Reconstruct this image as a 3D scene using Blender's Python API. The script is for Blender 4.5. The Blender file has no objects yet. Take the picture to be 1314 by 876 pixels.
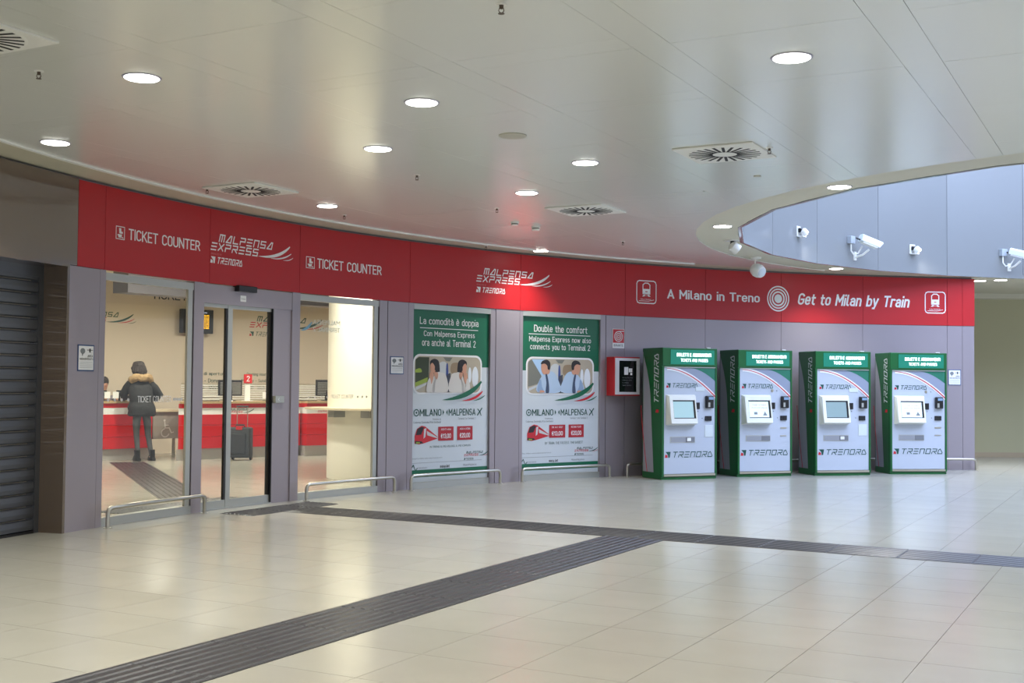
import bpy, bmesh, math, random
from mathutils import Vector, Matrix
random.seed(7)
sc = bpy.context.scene
col = sc.collection

# ------------------------------------------------------------------ camera, world, exposure
F_PX = 1523.2
cam_d = bpy.data.cameras.new('camera'); cam = bpy.data.objects.new('camera', cam_d); col.objects.link(cam)
cam_d.sensor_fit = 'HORIZONTAL'; cam_d.sensor_width = 36.0; cam_d.lens = 36.0 * F_PX / 1314.0
cam_d.clip_start = 0.05; cam_d.clip_end = 200
CAM_Z = 1.45
PITCH, ROLL = math.radians(2.016), math.radians(0.522)
right0, fwd, up0 = Vector((1, 0, 0)), Vector((0, math.cos(PITCH), math.sin(PITCH))), Vector((0, -math.sin(PITCH), math.cos(PITCH)))
rgt = right0 * math.cos(ROLL) + up0 * math.sin(ROLL)
upv = -right0 * math.sin(ROLL) + up0 * math.cos(ROLL)
cam.matrix_world = Matrix(((rgt.x, upv.x, -fwd.x, 0), (rgt.y, upv.y, -fwd.y, 0), (rgt.z, upv.z, -fwd.z, CAM_Z), (0, 0, 0, 1)))
sc.camera = cam

world = bpy.data.worlds.new('world'); sc.world = world; world.use_nodes = True
bg = world.node_tree.nodes['Background']
bg.inputs[0].default_value = (0.87, 0.92, 1.0, 1); bg.inputs[1].default_value = 0.92
sc.view_settings.view_transform = 'Standard'; sc.view_settings.look = 'None'
sc.view_settings.gamma = 1.0; sc.view_settings.use_curve_mapping = False
sc.view_settings.exposure = 0.06
LAMP_W = 19.0          # each ceiling downlight
SKY_E = 7.2            # skylight glazing over the oval opening
OFFICE_W = 92.0

# ------------------------------------------------------------------ frame of the building
CX, CY, R = 9.408, 6.667, 14.357          # centre and radius of the curved shopfront
ZB, ZT, ZC = 2.537, 3.367, 3.40           # red band bottom / top, ceiling
YAW = math.radians(-28.42)
CA, SA = math.cos(YAW), math.sin(YAW)
def uvw(u, v, z=0.0): return Vector((u * CA - v * SA, u * SA + v * CA, z))
def W(s, z, d=0.0, r=R):                  # point on the curved wall: s metres along, d towards the hall
    th = math.pi - s / R
    return Vector((CX + (r - d) * math.cos(th), CY + (r - d) * math.sin(th), z))
def P(thdeg, r, z):                       # polar point, r metres behind the wall
    t = math.radians(thdeg); return Vector((CX + (R + r) * math.cos(t), CY + (R + r) * math.sin(t), z))
EC = Vector((10.252, 14.789, 0)); EX = Vector((.951, .311, 0)).normalized(); EY = Vector((-EX.y, EX.x, 0)); EA, EB = 7.544, 6.414
def ell(t, off=0.0, z=ZC): return EC + EX * ((EA + off) * math.cos(t)) + EY * ((EB + off) * math.sin(t)) + Vector((0, 0, z))

# ------------------------------------------------------------------ materials
def lin(c):
    f = lambda v: (v / 255.0 / 12.92) if v / 255.0 <= 0.04045 else ((v / 255.0 + 0.055) / 1.055) ** 2.4
    return (f(c[0]), f(c[1]), f(c[2]), 1.0)
MATS = {}
def mat(name, rgb, rough=0.5, metal=0.0, spec=0.5, noise=None, emit=None, bump=None, coat=0.0, rnd=0.0, ior=None, crough=0.08):
    if name in MATS: return MATS[name]
    m = bpy.data.materials.new(name); m.use_nodes = True
    nt = m.node_tree; b = nt.nodes['Principled BSDF']
    b.inputs['Base Color'].default_value = lin(rgb); b.inputs['Roughness'].default_value = rough
    b.inputs['Metallic'].default_value = metal; b.inputs['Specular IOR Level'].default_value = spec
    b.inputs['Coat Weight'].default_value = coat; b.inputs['Coat Roughness'].default_value = crough
    if ior: b.inputs['IOR'].default_value = ior
    if emit: b.inputs['Emission Color'].default_value = lin(emit[0]); b.inputs['Emission Strength'].default_value = emit[1]
    if noise or rnd:
        mix = nt.nodes.new('ShaderNodeMix'); mix.data_type = 'RGBA'; mix.blend_type = 'MULTIPLY'
        mix.inputs[0].default_value = 1.0; mix.inputs[6].default_value = lin(rgb)
        nt.links.new(mix.outputs[2], b.inputs['Base Color'])
        last = None
        if noise:
            tc = nt.nodes.new('ShaderNodeTexCoord'); mp = nt.nodes.new('ShaderNodeMapping'); nz = nt.nodes.new('ShaderNodeTexNoise')
            mp.inputs['Scale'].default_value = noise[2] if len(noise) > 2 else (1, 1, 1)
            nz.inputs['Scale'].default_value = noise[0]; nz.inputs['Detail'].default_value = 4
            mr = nt.nodes.new('ShaderNodeMapRange'); mr.inputs[3].default_value = 1 - noise[1]; mr.inputs[4].default_value = 1 + noise[1] * 0.4
            nt.links.new(tc.outputs['Object'], mp.inputs[0]); nt.links.new(mp.outputs[0], nz.inputs[0]); nt.links.new(nz.outputs[0], mr.inputs[0]); last = mr.outputs[0]
        if rnd:
            oi = nt.nodes.new('ShaderNodeObjectInfo'); m2 = nt.nodes.new('ShaderNodeMapRange')
            m2.inputs[3].default_value = 1 - rnd; m2.inputs[4].default_value = 1.0
            nt.links.new(oi.outputs['Random'], m2.inputs[0])
            if last:
                mu = nt.nodes.new('ShaderNodeMath'); mu.operation = 'MULTIPLY'
                nt.links.new(last, mu.inputs[0]); nt.links.new(m2.outputs[0], mu.inputs[1]); last = mu.outputs[0]
            else: last = m2.outputs[0]
        nt.links.new(last, mix.inputs[7])
    if bump:
        tc = nt.nodes.new('ShaderNodeTexCoord'); nz = nt.nodes.new('ShaderNodeTexNoise'); nz.inputs['Scale'].default_value = bump[0]; nz.inputs['Detail'].default_value = 3
        bp = nt.nodes.new('ShaderNodeBump'); bp.inputs['Strength'].default_value = bump[1]; bp.inputs['Distance'].default_value = bump[2] if len(bump) > 2 else 0.01
        nt.links.new(tc.outputs['Object'], nz.inputs[0]); nt.links.new(nz.outputs[0], bp.inputs['Height']); nt.links.new(bp.outputs[0], b.inputs['Normal'])
    MATS[name] = m; return m
def glass_mat(name, tint=(235, 240, 238), ior=1.45, haze=0.0):
    if name in MATS: return MATS[name]
    m = bpy.data.materials.new(name); m.use_nodes = True; nt = m.node_tree; nt.nodes.clear()
    o = nt.nodes.new('ShaderNodeOutputMaterial'); t = nt.nodes.new('ShaderNodeBsdfTransparent'); g = nt.nodes.new('ShaderNodeBsdfGlossy')
    f = nt.nodes.new('ShaderNodeFresnel'); x = nt.nodes.new('ShaderNodeMixShader')
    t.inputs[0].default_value = lin(tint); g.inputs['Roughness'].default_value = 0.0; f.inputs[0].default_value = ior
    ge = nt.nodes.new('ShaderNodeNewGeometry'); mr = nt.nodes.new('ShaderNodeMapRange')      # same reflectance on both faces of the sheet
    mr.inputs[3].default_value = ior; mr.inputs[4].default_value = 1.0 / ior
    nt.links.new(ge.outputs['Backfacing'], mr.inputs[0]); nt.links.new(mr.outputs[0], f.inputs[0])
    nt.links.new(f.outputs[0], x.inputs[0]); nt.links.new(t.outputs[0], x.inputs[1]); nt.links.new(g.outputs[0], x.inputs[2])
    last = x.outputs[0]
    if haze:
        df = nt.nodes.new('ShaderNodeBsdfDiffuse'); df.inputs[0].default_value = lin((235, 235, 235)); y = nt.nodes.new('ShaderNodeMixShader'); y.inputs[0].default_value = haze
        nt.links.new(last, y.inputs[1]); nt.links.new(df.outputs[0], y.inputs[2]); last = y.outputs[0]
    nt.links.new(last, o.inputs[0]); MATS[name] = m; return m

M_red = mat('red_laminate', (178, 26, 32), 0.42, spec=0.45)
M_mauve = mat('mauve_metal_panel', (157, 148, 154), 0.30, metal=0.35, spec=0.5)
M_mull = M_mauve
M_fascia = mat('taupe_gloss_panel', (112, 97, 84), 0.20, metal=0.15, coat=1.0, crough=0.03)
M_jamb = M_fascia
M_alu = mat('aluminium', (178, 179, 174), 0.35, metal=0.5)
M_carc = mat('carcass_grey', (150, 146, 146), 0.7)
M_shut = mat('shutter_steel', (100, 102, 106), 0.42, metal=0.7)
M_steel = mat('brushed_steel', (190, 186, 175), 0.28, metal=1.0)
M_glass = glass_mat('clear_glass', (240, 243, 240), 1.33)
M_tile = mat('beige_floor_tile', (172, 169, 156), 0.20, spec=0.45, noise=(2.2, 0.10), rnd=0.05, bump=(6.0, 0.06, 0.004))
M_grout = mat('grout', (150, 140, 124), 0.8)
M_tact = mat('dark_tactile', (58, 58, 61), 0.36, noise=(14, 0.25), rnd=0.12)
M_plast = mat('cream_plaster', (206, 202, 182), 0.6, noise=(3, 0.03))
M_ceil = mat('white_metal_ceiling', (234, 236, 229), 0.30, metal=0.0, spec=0.7, coat=0.8, crough=0.18, rnd=0.02, bump=(1.3, 0.10, 0.01))
M_white = mat('white_paint', (235, 235, 230), 0.4)
M_print_w = mat('white_print', (232, 232, 232), 0.5)
M_print_dim = mat('pink_print', (214, 120, 118), 0.5)
M_green = mat('poster_green', (14, 100, 70), 0.35)
M_poster = mat('poster_white', (204, 210, 214), 0.35)
M_ink = mat('dark_green_ink', (22, 78, 66), 0.5)
M_red_ink = mat('red_ink', (200, 34, 46), 0.5)
M_grey_ink = mat('grey_ink', (120, 125, 128), 0.5)
M_black = mat('black_plastic', (22, 22, 24), 0.3)
M_blacksoft = mat('black_matte', (26, 26, 28), 0.7)
M_mgreen = mat('machine_green', (12, 90, 42), 0.3)
M_mwhite = mat('machine_white', (184, 191, 202), 0.3)
M_mgrey = mat('machine_grey', (140, 148, 166), 0.4)
M_mside = mat('machine_side_grey', (150, 150, 160), 0.4)
M_bezel = mat('bezel_ivory', (226, 226, 216), 0.35)
M_plate = mat('blank_plate', (206, 214, 216), 0.35)
M_cream = mat('office_wall', (218, 204, 184), 0.7)
M_olive = mat('olive_wall', (180, 176, 142), 0.7)
M_wood = mat('counter_wood', (190, 160, 118), 0.4, noise=(4, 0.2, (1, 8, 8)))
M_cred = mat('counter_red', (205, 24, 32), 0.3, spec=0.5)
M_cgrey = mat('counter_kick', (196, 192, 188), 0.35, metal=0.4)
M_beige = mat('low_counter_beige', (150, 142, 132), 0.5)
M_lamp = mat('lamp_lens', (255, 255, 255), 0.3, emit=((255, 252, 244), 14.0))
M_ring = mat('lamp_ring', (170, 168, 186), 0.3, metal=0.2)
M_sky = mat('skylight_glazing', (230, 240, 255), 0.3, emit=((198, 216, 255), SKY_E))
M_drum = mat('lilac_gloss_panel', (148, 151, 152), 0.16, metal=0.35, spec=0.5)
M_teal = mat('lit_sign_teal', (8, 96, 78), 0.4, emit=((10, 175, 140), 0.28))
M_litw = mat('lit_sign_letters', (240, 255, 250), 0.4, emit=((225, 255, 246), 2.2))

# ------------------------------------------------------------------ mesh helpers
class MB:
    def __init__(s): s.v = []; s.f = []; s.m = []; s.cur = 0
    def add(s, vs, fs):
        o = len(s.v); s.v += [Vector(v) for v in vs]; s.f += [tuple(i + o for i in f) for f in fs]; s.m += [s.cur] * len(fs); return s
    def box(s, x0, x1, y0, y1, z0, z1):
        v = [(x, y, z) for x in (x0, x1) for y in (y0, y1) for z in (z0, z1)]
        return s.add(v, [(0, 1, 3, 2), (4, 6, 7, 5), (0, 4, 5, 1), (2, 3, 7, 6), (0, 2, 6, 4), (1, 5, 7, 3)])
    def wbox(s, s0, s1, z0, z1, d0, d1, r=R, n=None):      # box bent along the curved wall; s is measured at radius R
        n = n or max(1, int((s1 - s0) / 0.25 + 0.5)); vs = []; fs = []
        for i in range(n + 1):
            a = s0 + (s1 - s0) * i / n
            vs += [W(a, z0, d0, r), W(a, z1, d0, r), W(a, z1, d1, r), W(a, z0, d1, r)]
        for i in range(n):
            o = i * 4; q = o + 4
            fs += [(o, o + 1, q + 1, q), (o + 1, o + 2, q + 2, q + 1), (o + 2, o + 3, q + 3, q + 2), (o + 3, o, q, q + 3)]
        fs += [(3, 2, 1, 0), (n * 4, n * 4 + 1, n * 4 + 2, n * 4 + 3)]
        return s.add(vs, fs)
    def prism(s, pts, z0, z1):                              # polygon in xy extruded in z
        n = len(pts); vs = [(p[0], p[1], z0) for p in pts] + [(p[0], p[1], z1) for p in pts]
        return s.add(vs, [tuple(range(n))[::-1], tuple(range(n, 2 * n))] + [(i, (i + 1) % n, n + (i + 1) % n, n + i) for i in range(n)])
    def poly(s, pts): return s.add(pts, [tuple(range(len(pts)))])
    def tube(s, pts, rad, n=8, caps=True):
        pts = [Vector(p) for p in pts]; rr = rad if isinstance(rad, (list, tuple)) else [rad] * len(pts)
        ring0 = len(s.v); vs = []; fs = []; prev = None
        for i, p in enumerate(pts):
            t = (pts[min(i + 1, len(pts) - 1)] - pts[max(i - 1, 0)]).normalized()
            if prev is None:
                a = Vector((0, 0, 1)) if abs(t.z) < 0.9 else Vector((1, 0, 0)); u = t.cross(a).normalized()
            else: u = (prev - t * prev.dot(t)).normalized()
            prev = u; w = t.cross(u)
            vs += [p + (u * math.cos(2 * math.pi * k / n) + w * math.sin(2 * math.pi * k / n)) * rr[i] for k in range(n)]
        for i in range(len(pts) - 1):
            for k in range(n):
                fs.append((i * n + k, i * n + (k + 1) % n, (i + 1) * n + (k + 1) % n, (i + 1) * n + k))
        if caps: fs += [tuple(range(n))[::-1], tuple(range((len(pts) - 1) * n, len(pts) * n))]
        return s.add(vs, fs)
    def lathe(s, prof, c=(0, 0, 0), n=20, axis=None):       # prof: (radius, height)
        c = Vector(c); ax = Vector(axis).normalized() if axis else Vector((0, 0, 1))
        a = Vector((1, 0, 0)) if abs(ax.x) < 0.9 else Vector((0, 1, 0)); u = ax.cross(a).normalized(); w = ax.cross(u)
        vs = []; fs = []
        for r_, h in prof: vs += [c + ax * h + (u * math.cos(2 * math.pi * k / n) + w * math.sin(2 * math.pi * k / n)) * r_ for k in range(n)]
        for i in range(len(prof) - 1):
            for k in range(n): fs.append((i * n + k, i * n + (k + 1) % n, (i + 1) * n + (k + 1) % n, (i + 1) * n + k))
        fs += [tuple(range(n))[::-1], tuple(range((len(prof) - 1) * n, len(prof) * n))]
        return s.add(vs, fs)
    def xform(s, fn): s.v = [Vector(fn(v)) for v in s.v]; return s
    def join(s, o): 
        b = len(s.v); s.v += o.v; s.f += [tuple(i + b for i in f) for f in o.f]; s.m += o.m; return s

MWD = {}
def wm(o): return MWD.get(o.name, Matrix.Identity(4))
def build(name, mb, mats, parent=None, local=False, smooth=False, bevel=0.0, origin=None):
    """link one mesh object; vertices are in world space unless local (then in the parent's space)"""
    me = bpy.data.meshes.new(name)
    M = Matrix.Identity(4)
    if parent is not None: M = wm(parent)
    vs = mb.v
    if parent is not None and not local:
        inv = M.inverted(); vs = [inv @ v for v in vs]
    off = Vector((0, 0, 0))
    if origin is not None: off = Vector(origin)
    elif parent is None and vs:
        xs = [v.x for v in vs]; ys = [v.y for v in vs]
        off = Vector(((min(xs) + max(xs)) / 2, (min(ys) + max(ys)) / 2, min(v.z for v in vs)))
    vs = [v - off for v in vs]
    me.from_pydata([tuple(v) for v in vs], [], mb.f)
    for m in (mats if isinstance(mats, (list, tuple)) else [mats]): me.materials.append(m)
    if any(mb.m): me.polygons.foreach_set('material_index', mb.m)
    bm = bmesh.new(); bm.from_mesh(me); bmesh.ops.recalc_face_normals(bm, faces=bm.faces)
    if bevel: bmesh.ops.bevel(bm, geom=[e for e in bm.edges if e.calc_face_angle(0) > 0.5], offset=bevel, segments=2, affect='EDGES', profile=0.5)
    bm.to_mesh(me); bm.free()
    if smooth:
        me.polygons.foreach_set('use_smooth', [True] * len(me.polygons)); me.update()
        try: me.set_sharp_from_angle(angle=math.radians(38))
        except Exception: pass
    o = bpy.data.objects.new(name, me); col.objects.link(o)
    o.location = off
    MWD[o.name] = Matrix.Translation(off)
    if parent is not None: o.parent = parent; MWD[o.name] = M @ Matrix.Translation(off)
    return o
def empty(name, loc, rz=0.0):
    o = bpy.data.objects.new(name, None); col.objects.link(o); o.empty_display_size = 0.1
    o.location = loc; o.rotation_euler = (0, 0, rz); MWD[o.name] = Matrix.Translation(Vector(loc)) @ Matrix.Rotation(rz, 4, 'Z'); return o
def tag(o, label=None, cat=None, group=None, kind=None):
    if label: o['label'] = label
    if cat: o['category'] = cat
    if group: o['group'] = group
    if kind: o['kind'] = kind
    return o
def copy_tree(o, parent=None):
    c = o.copy(); col.objects.link(c); c.parent = parent
    for ch in list(o.children): copy_tree(ch, c)
    return c

# DIN-like stroke alphabet: centre lines in a box of cap height 1
def _arc(cx, cy, rx, ry, a0, a1, n=6): return [(cx + rx * math.cos(math.radians(a0 + (a1 - a0) * k / n)), cy + ry * math.sin(math.radians(a0 + (a1 - a0) * k / n))) for k in range(n + 1)]
def _din():
    a = _arc; G = {}
    w = .52; r = .26
    O = [(0, .5)] + a(r, 1 - r, r, r, 180, 90) + a(w - r, 1 - r, r, r, 90, 0) + a(w - r, r, r, r, 0, -90) + a(r, r, r, r, -90, -180) + [(0, .5)]
    G['O'] = (w, [O]); G['Q'] = (w, [O, [(.3, .2), (.54, -.02)]]); G['0'] = G['O']
    C = a(w - r, 1 - r, r, r, 25, 90) + a(r, 1 - r, r, r, 90, 180) + a(r, r, r, r, 180, 270) + a(w - r, r, r, r, -90, -25)
    G['C'] = (.5, [C]); G['G'] = (.52, [a(w - r, 1 - r, r, r, 25, 90) + a(r, 1 - r, r, r, 90, 180) + a(r, r, r, r, 180, 270) + a(w - r, r, r, r, -90, 0) + [(w, .46), (.28, .46)]])
    G['A'] = (.58, [[(0, 0), (.29, 1), (.58, 0)], [(.10, .27), (.48, .27)]])
    G['B'] = (.5, [[(0, 0), (0, 1), (.26, 1)] + a(.26, .76, .21, .24, 90, -90) + [(0, .52)], [(.26, .52)] + a(.26, .26, .25, .26, 90, -90) + [(0, 0)]])
    G['D'] = (.52, [[(0, 0), (0, 1), (.24, 1)] + a(.24, .72, .28, .28, 90, 0) + a(.24, .28, .28, .28, 0, -90) + [(0, 0)]])
    G['E'] = (.44, [[(.44, 1), (0, 1), (0, 0), (.44, 0)], [(0, .52), (.38, .52)]]); G['F'] = (.42, [[(.42, 1), (0, 1), (0, 0)], [(0, .5), (.36, .5)]])
    G['H'] = (.54, [[(0, 0), (0, 1)], [(.54, 0), (.54, 1)], [(0, .52), (.54, .52)]]); G['I'] = (.0, [[(0, 0), (0, 1)]])
    G['J'] = (.4, [[(.4, 1), (.4, .22)] + a(.18, .22, .22, .22, 0, -140)]); G['K'] = (.52, [[(0, 0), (0, 1)], [(.50, 1), (.0, .36)], [(.17, .56), (.54, 0)]])
    G['L'] = (.42, [[(0, 1), (0, 0), (.42, 0)]]); G['M'] = (.66, [[(0, 0), (0, 1), (.33, .36), (.66, 1), (.66, 0)]]); G['N'] = (.56, [[(0, 0), (0, 1), (.56, 0), (.56, 1)]])
    G['P'] = (.5, [[(0, 0), (0, 1), (.26, 1)] + a(.26, .72, .25, .28, 90, -90) + [(0, .44)]]); G['R'] = (.52, [[(0, 0), (0, 1), (.26, 1)] + a(.26, .73, .24, .27, 90, -90) + [(0, .46)], [(.27, .46), (.52, 0)]])
    G['S'] = (.48, [a(.25, .75, .22, .25, 40, 90) + a(.23, .75, .22, .25, 90, 270)[1:] + a(.25, .25, .23, .25, 90, -90)[1:] + a(.23, .25, .23, .25, 270, 215)[1:]])
    G['T'] = (.52, [[(0, 1), (.52, 1)], [(.26, 1), (.26, 0)]]); G['U'] = (.54, [[(0, 1)] + a(.27, .27, .27, .27, 180, 360, 10) + [(.54, 1)]])
    G['V'] = (.56, [[(0, 1), (.28, 0), (.56, 1)]]); G['W'] = (.8, [[(0, 1), (.2, 0), (.4, .9), (.6, 0), (.8, 1)]]); G['X'] = (.54, [[(0, 0), (.54, 1)], [(0, 1), (.54, 0)]]); G['Y'] = (.54, [[(0, 1), (.27, .44), (.54, 1)], [(.27, .44), (.27, 0)]]); G['Z'] = (.48, [[(0, 1), (.48, 1), (0, 0), (.48, 0)]])
    h = .70; v = .21
    G['o'] = (.42, [[(0, .35)] + a(v, h - v, v, v, 180, 0, 10) + a(v, v, v, v, 0, -180, 10) + [(0, .35)]])
    G['a'] = (.40, [a(.20, h - .2, .20, .20, 150, 0, 8) + [(.40, 0)], [(.40, .40), (.18, .40)] + a(.18, .20, .18, .20, 90, 270, 8) + [(.28, .01), (.40, .10)]])
    G['b'] = (.42, [[(0, 1), (0, 0)], [(0, .47)] + a(v, h - v, v, v, 160, 0, 8) + a(v, v, v, v, 0, -160, 8)]); G['d'] = (.42, [[(.42, 1), (.42, 0)], [(.42, .47)] + a(v, h - v, v, v, 20, 180, 8) + a(v, v, v, v, 180, 340, 8)])
    G['p'] = (.42, [[(0, h), (0, -.26)], [(0, .47)] + a(v, h - v, v, v, 160, 0, 8) + a(v, v, v, v, 0, -160, 8)]); G['q'] = (.42, [[(.42, h), (.42, -.26)], [(.42, .47)] + a(v, h - v, v, v, 20, 180, 8) + a(v, v, v, v, 180, 340, 8)])
    G['c'] = (.38, [a(v, h - v, v, v, 40, 180, 8) + a(v, v, v, v, 180, 320, 8)]); G['e'] = (.42, [[(0, .36), (.42, .36), (.42, h - v)] + a(v, h - v, v, v, 0, 180, 10) + a(v, v, v, v, 180, 325, 8)])
    G['f'] = (.30, [[(.10, 0), (.10, .82)] + a(.28, .82, .18, .18, 180, 90), [(0, .66), (.30, .66)]]); G['g'] = (.42, [[(.42, h), (.42, -.06)] + a(v, -.06, v, .20, 0, -150, 8), [(.42, .47)] + a(v, h - v, v, v, 20, 180, 8) + a(v, v, v, v, 180, 340, 8)])
    G['h'] = (.40, [[(0, 0), (0, 1)], [(0, .45)] + a(.2, h - .2, .2, .2, 160, 0, 8) + [(.40, 0)]]); G['n'] = (.40, [[(0, 0), (0, h)], [(0, .45)] + a(.2, h - .2, .2, .2, 160, 0, 8) + [(.40, 0)]])
    G['i'] = (.0, [[(0, 0), (0, h - .04)], [(0, .985), (0, 1.01)]]); G['j'] = (.12, [[(.12, h), (.12, -.12), (0, -.24)], [(.12, .90), (.12, 1.02)]]); G['k'] = (.38, [[(0, 0), (0, 1)], [(.36, h), (0, .26)], [(.13, .42), (.40, 0)]])
    G['l'] = (.14, [[(0, 1), (0, .16)] + a(.14, .14, .14, .14, 180, 270)]); G['m'] = (.66, [[(0, 0), (0, h)], [(0, .5)] + a(.165, h - .165, .165, .165, 160, 0, 6) + [(.33, 0)], [(.33, .5)] + a(.495, h - .165, .165, .165, 160, 0, 6) + [(.66, 0)]])
    G['r'] = (.28, [[(0, 0), (0, h)], [(0, .47)] + a(.2, h - .2, .2, .2, 160, 60, 6)]); G['s'] = (.36, [a(.18, h - .17, .17, .17, 40, 270, 9) + a(.18, .18, .18, .18, 90, -140, 9)[1:]])
    G['t'] = (.28, [[(.09, .92), (.09, .17)] + a(.26, .17, .17, .17, 180, 270), [(0, .66), (.28, .66)]]); G['u'] = (.40, [[(0, h), (0, .2)] + a(.2, .2, .2, .2, 180, 340, 8), [(.40, h), (.40, 0)]])
    G['v'] = (.42, [[(0, h), (.21, 0), (.42, h)]]); G['w'] = (.62, [[(0, h), (.155, 0), (.31, .62), (.465, 0), (.62, h)]]); G['x'] = (.40, [[(0, 0), (.40, h)], [(0, h), (.40, 0)]]); G['y'] = (.42, [[(0, h), (.21, .02)], [(.42, h), (.14, -.25), (.02, -.25)]]); G['z'] = (.36, [[(0, h), (.36, h), (0, 0), (.36, 0)]])
    G['1'] = (.30, [[(0, .78), (.24, 1), (.24, 0)]]); G['2'] = (.46, [a(.23, .77, .23, .23, 170, -20, 10) + [(0, 0), (.48, 0)]]); G['3'] = (.46, [a(.22, .76, .22, .24, 150, -90, 9) + a(.22, .26, .24, .26, 90, -150, 9)])
    G['4'] = (.5, [[(.36, 0), (.36, .46)], [(.26, 1), (0, .24), (.5, .24)]]); G['5'] = (.46, [[(.42, 1), (.04, 1), (.02, .52)] + a(.22, .32, .24, .32, 120, -150, 10)]); G['6'] = (.48, [[(.32, 1), (.04, .42)], a(.24, .28, .24, .28, 0, 360, 14)])
    G['7'] = (.46, [[(0, 1), (.46, 1), (.14, 0)]]); G['8'] = (.48, [a(.24, .76, .20, .24, 0, 360, 14), a(.24, .27, .24, .27, 0, 360, 14)]); G['9'] = (.48, [[(.16, 0), (.44, .58)], a(.24, .72, .24, .28, 0, 360, 14)])
    G[' '] = (.22, []); G['.'] = (.0, [[(0, 0), (0, .08)]]); G[','] = (.03, [[(.03, .08), (0, -.12)]]); G['-'] = (.28, [[(0, .38), (.28, .38)]]); G[':'] = (.0, [[(0, .04), (0, .14)], [(0, .52), (0, .62)]]); G['<'] = (.3, [[(.3, .8), (0, .45), (.3, .1)]])
    G['€'] = (.54, [a(w - r + .04, 1 - r, r, r, 30, 90) + a(r + .06, 1 - r, r, r, 90, 180) + a(r + .06, r, r, r, 180, 270) + a(w - r + .04, r, r, r, -90, -30), [(0, .6), (.4, .6)], [(0, .42), (.38, .42)]])
    for b, c, acc in (('à', 'a', [(.10, .98), (.24, .84)]), ('è', 'e', [(.12, .98), (.26, .84)]), ('ì', 'i', [(-.1, .98), (.04, .84)]), ('Ù', 'U', [(.18, 1.24), (.32, 1.1)])):
        G[b] = (G[c][0], [p for p in (G[c][1][:1] if c == 'i' else G[c][1])] + [acc])
    return G
DIN = _din()
def din_geo(body, t):
    """vertices and faces of a line of stroke lettering, mitred"""
    vs = []; fs = []; x = 0.0; gap = .155 + t * .55
    for ch in body:
        w, paths = DIN.get(ch, DIN['-'])
        flat = []
        for p in paths:                                   # break the line at sharp corners
            cur = [p[0]]
            for i in range(1, len(p)):
                cur.append(p[i])
                if i < len(p) - 1:
                    d0 = (p[i][0] - p[i - 1][0], p[i][1] - p[i - 1][1]); d1 = (p[i + 1][0] - p[i][0], p[i + 1][1] - p[i][1])
                    if (d0[0] * d1[0] + d0[1] * d1[1]) < -.2 * math.hypot(*d0) * math.hypot(*d1): flat.append(cur); cur = [p[i]]
            flat.append(cur)
        for p in flat:
            q = [p[0]]
            for e in p[1:]:
                if math.hypot(e[0] - q[-1][0], e[1] - q[-1][1]) > 1e-3: q.append(e)
            if len(q) < 2: continue
            n = len(q); closed = n > 3 and math.hypot(q[0][0] - q[-1][0], q[0][1] - q[-1][1]) < 1e-3; base = len(vs)
            for i in range(n):
                a = q[i - 1] if i > 0 else (q[-2] if closed else None); b = q[i + 1] if i < n - 1 else (q[1] if closed else None); c = q[i]
                def nrm(u, v): L = math.hypot(v[0] - u[0], v[1] - u[1]); return (-(v[1] - u[1]) / L, (v[0] - u[0]) / L)
                if a is None: nx, ny = nrm(c, b)
                elif b is None: nx, ny = nrm(a, c)
                else:
                    n0, n1 = nrm(a, c), nrm(c, b); mx, my = n0[0] + n1[0], n0[1] + n1[1]; L2 = (mx * mx + my * my) / 2 or 1e-6; k = min(1 / L2, 2.2) if L2 > 1e-6 else 1; nx, ny = mx * k, my * k
                ex = ey = 0.0
                if a is None: L = math.hypot(b[0] - c[0], b[1] - c[1]); ex, ey = -(b[0] - c[0]) / L * t * .5, -(b[1] - c[1]) / L * t * .5
                elif b is None: L = math.hypot(c[0] - a[0], c[1] - a[1]); ex, ey = (c[0] - a[0]) / L * t * .5, (c[1] - a[1]) / L * t * .5
                vs += [(x + c[0] + ex + nx * t / 2, c[1] + ey + ny * t / 2), (x + c[0] + ex - nx * t / 2, c[1] + ey - ny * t / 2)]
            fs += [(base + 2 * i, base + 2 * i + 2, base + 2 * i + 3, base + 2 * i + 1) for i in range(n - 1)]
        x += w + gap
    return vs, fs
def text_mb(body, x0, x1, y0, y1, fn, bold=0.012, italic=0.0, mb=None, keep=False):
    """line of lettering fitted to the box x0..x1, y0..y1 (the box holds accents and tails)"""
    t = .105 + bold * 2.2; vs, fs = din_geo(body, t); mb = mb or MB()
    ax = min(v[0] for v in vs); bx = max(v[0] for v in vs); ay = min(v[1] for v in vs); by = max(v[1] for v in vs); out = []
    for vx, vy in vs:
        y = y0 + (y1 - y0) * (vy - ay) / (by - ay); out.append(fn(x0 + (x1 - x0) * (vx - ax) / (bx - ax) + italic * (y - (y0 + y1) / 2), y))
    return mb.add(out, fs)
def text_words(body, x0, x1, y0, y1, fn, bold=0.012, italic=0.0):
    """the same fit as text_mb, one mesh for each word"""
    t = .105 + bold * 2.2; words = body.split(' '); geos = []; full, _ = din_geo(body, t); n = 0
    ax = min(v[0] for v in full); bx = max(v[0] for v in full); ay = min(v[1] for v in full); by = max(v[1] for v in full); out = []; pre = ''
    for w_ in words:
        vs, fs = din_geo(w_, t); off = sum(DIN[ch][0] + .155 + t * .55 for ch in pre); pre += w_ + ' '
        mb = MB(); pts = []
        for vx, vy in vs:
            y = y0 + (y1 - y0) * (vy - ay) / (by - ay); pts.append(fn(x0 + (x1 - x0) * (vx + off - ax) / (bx - ax) + italic * (y - (y0 + y1) / 2), y))
        out.append(mb.add(pts, fs))
    return out
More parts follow.
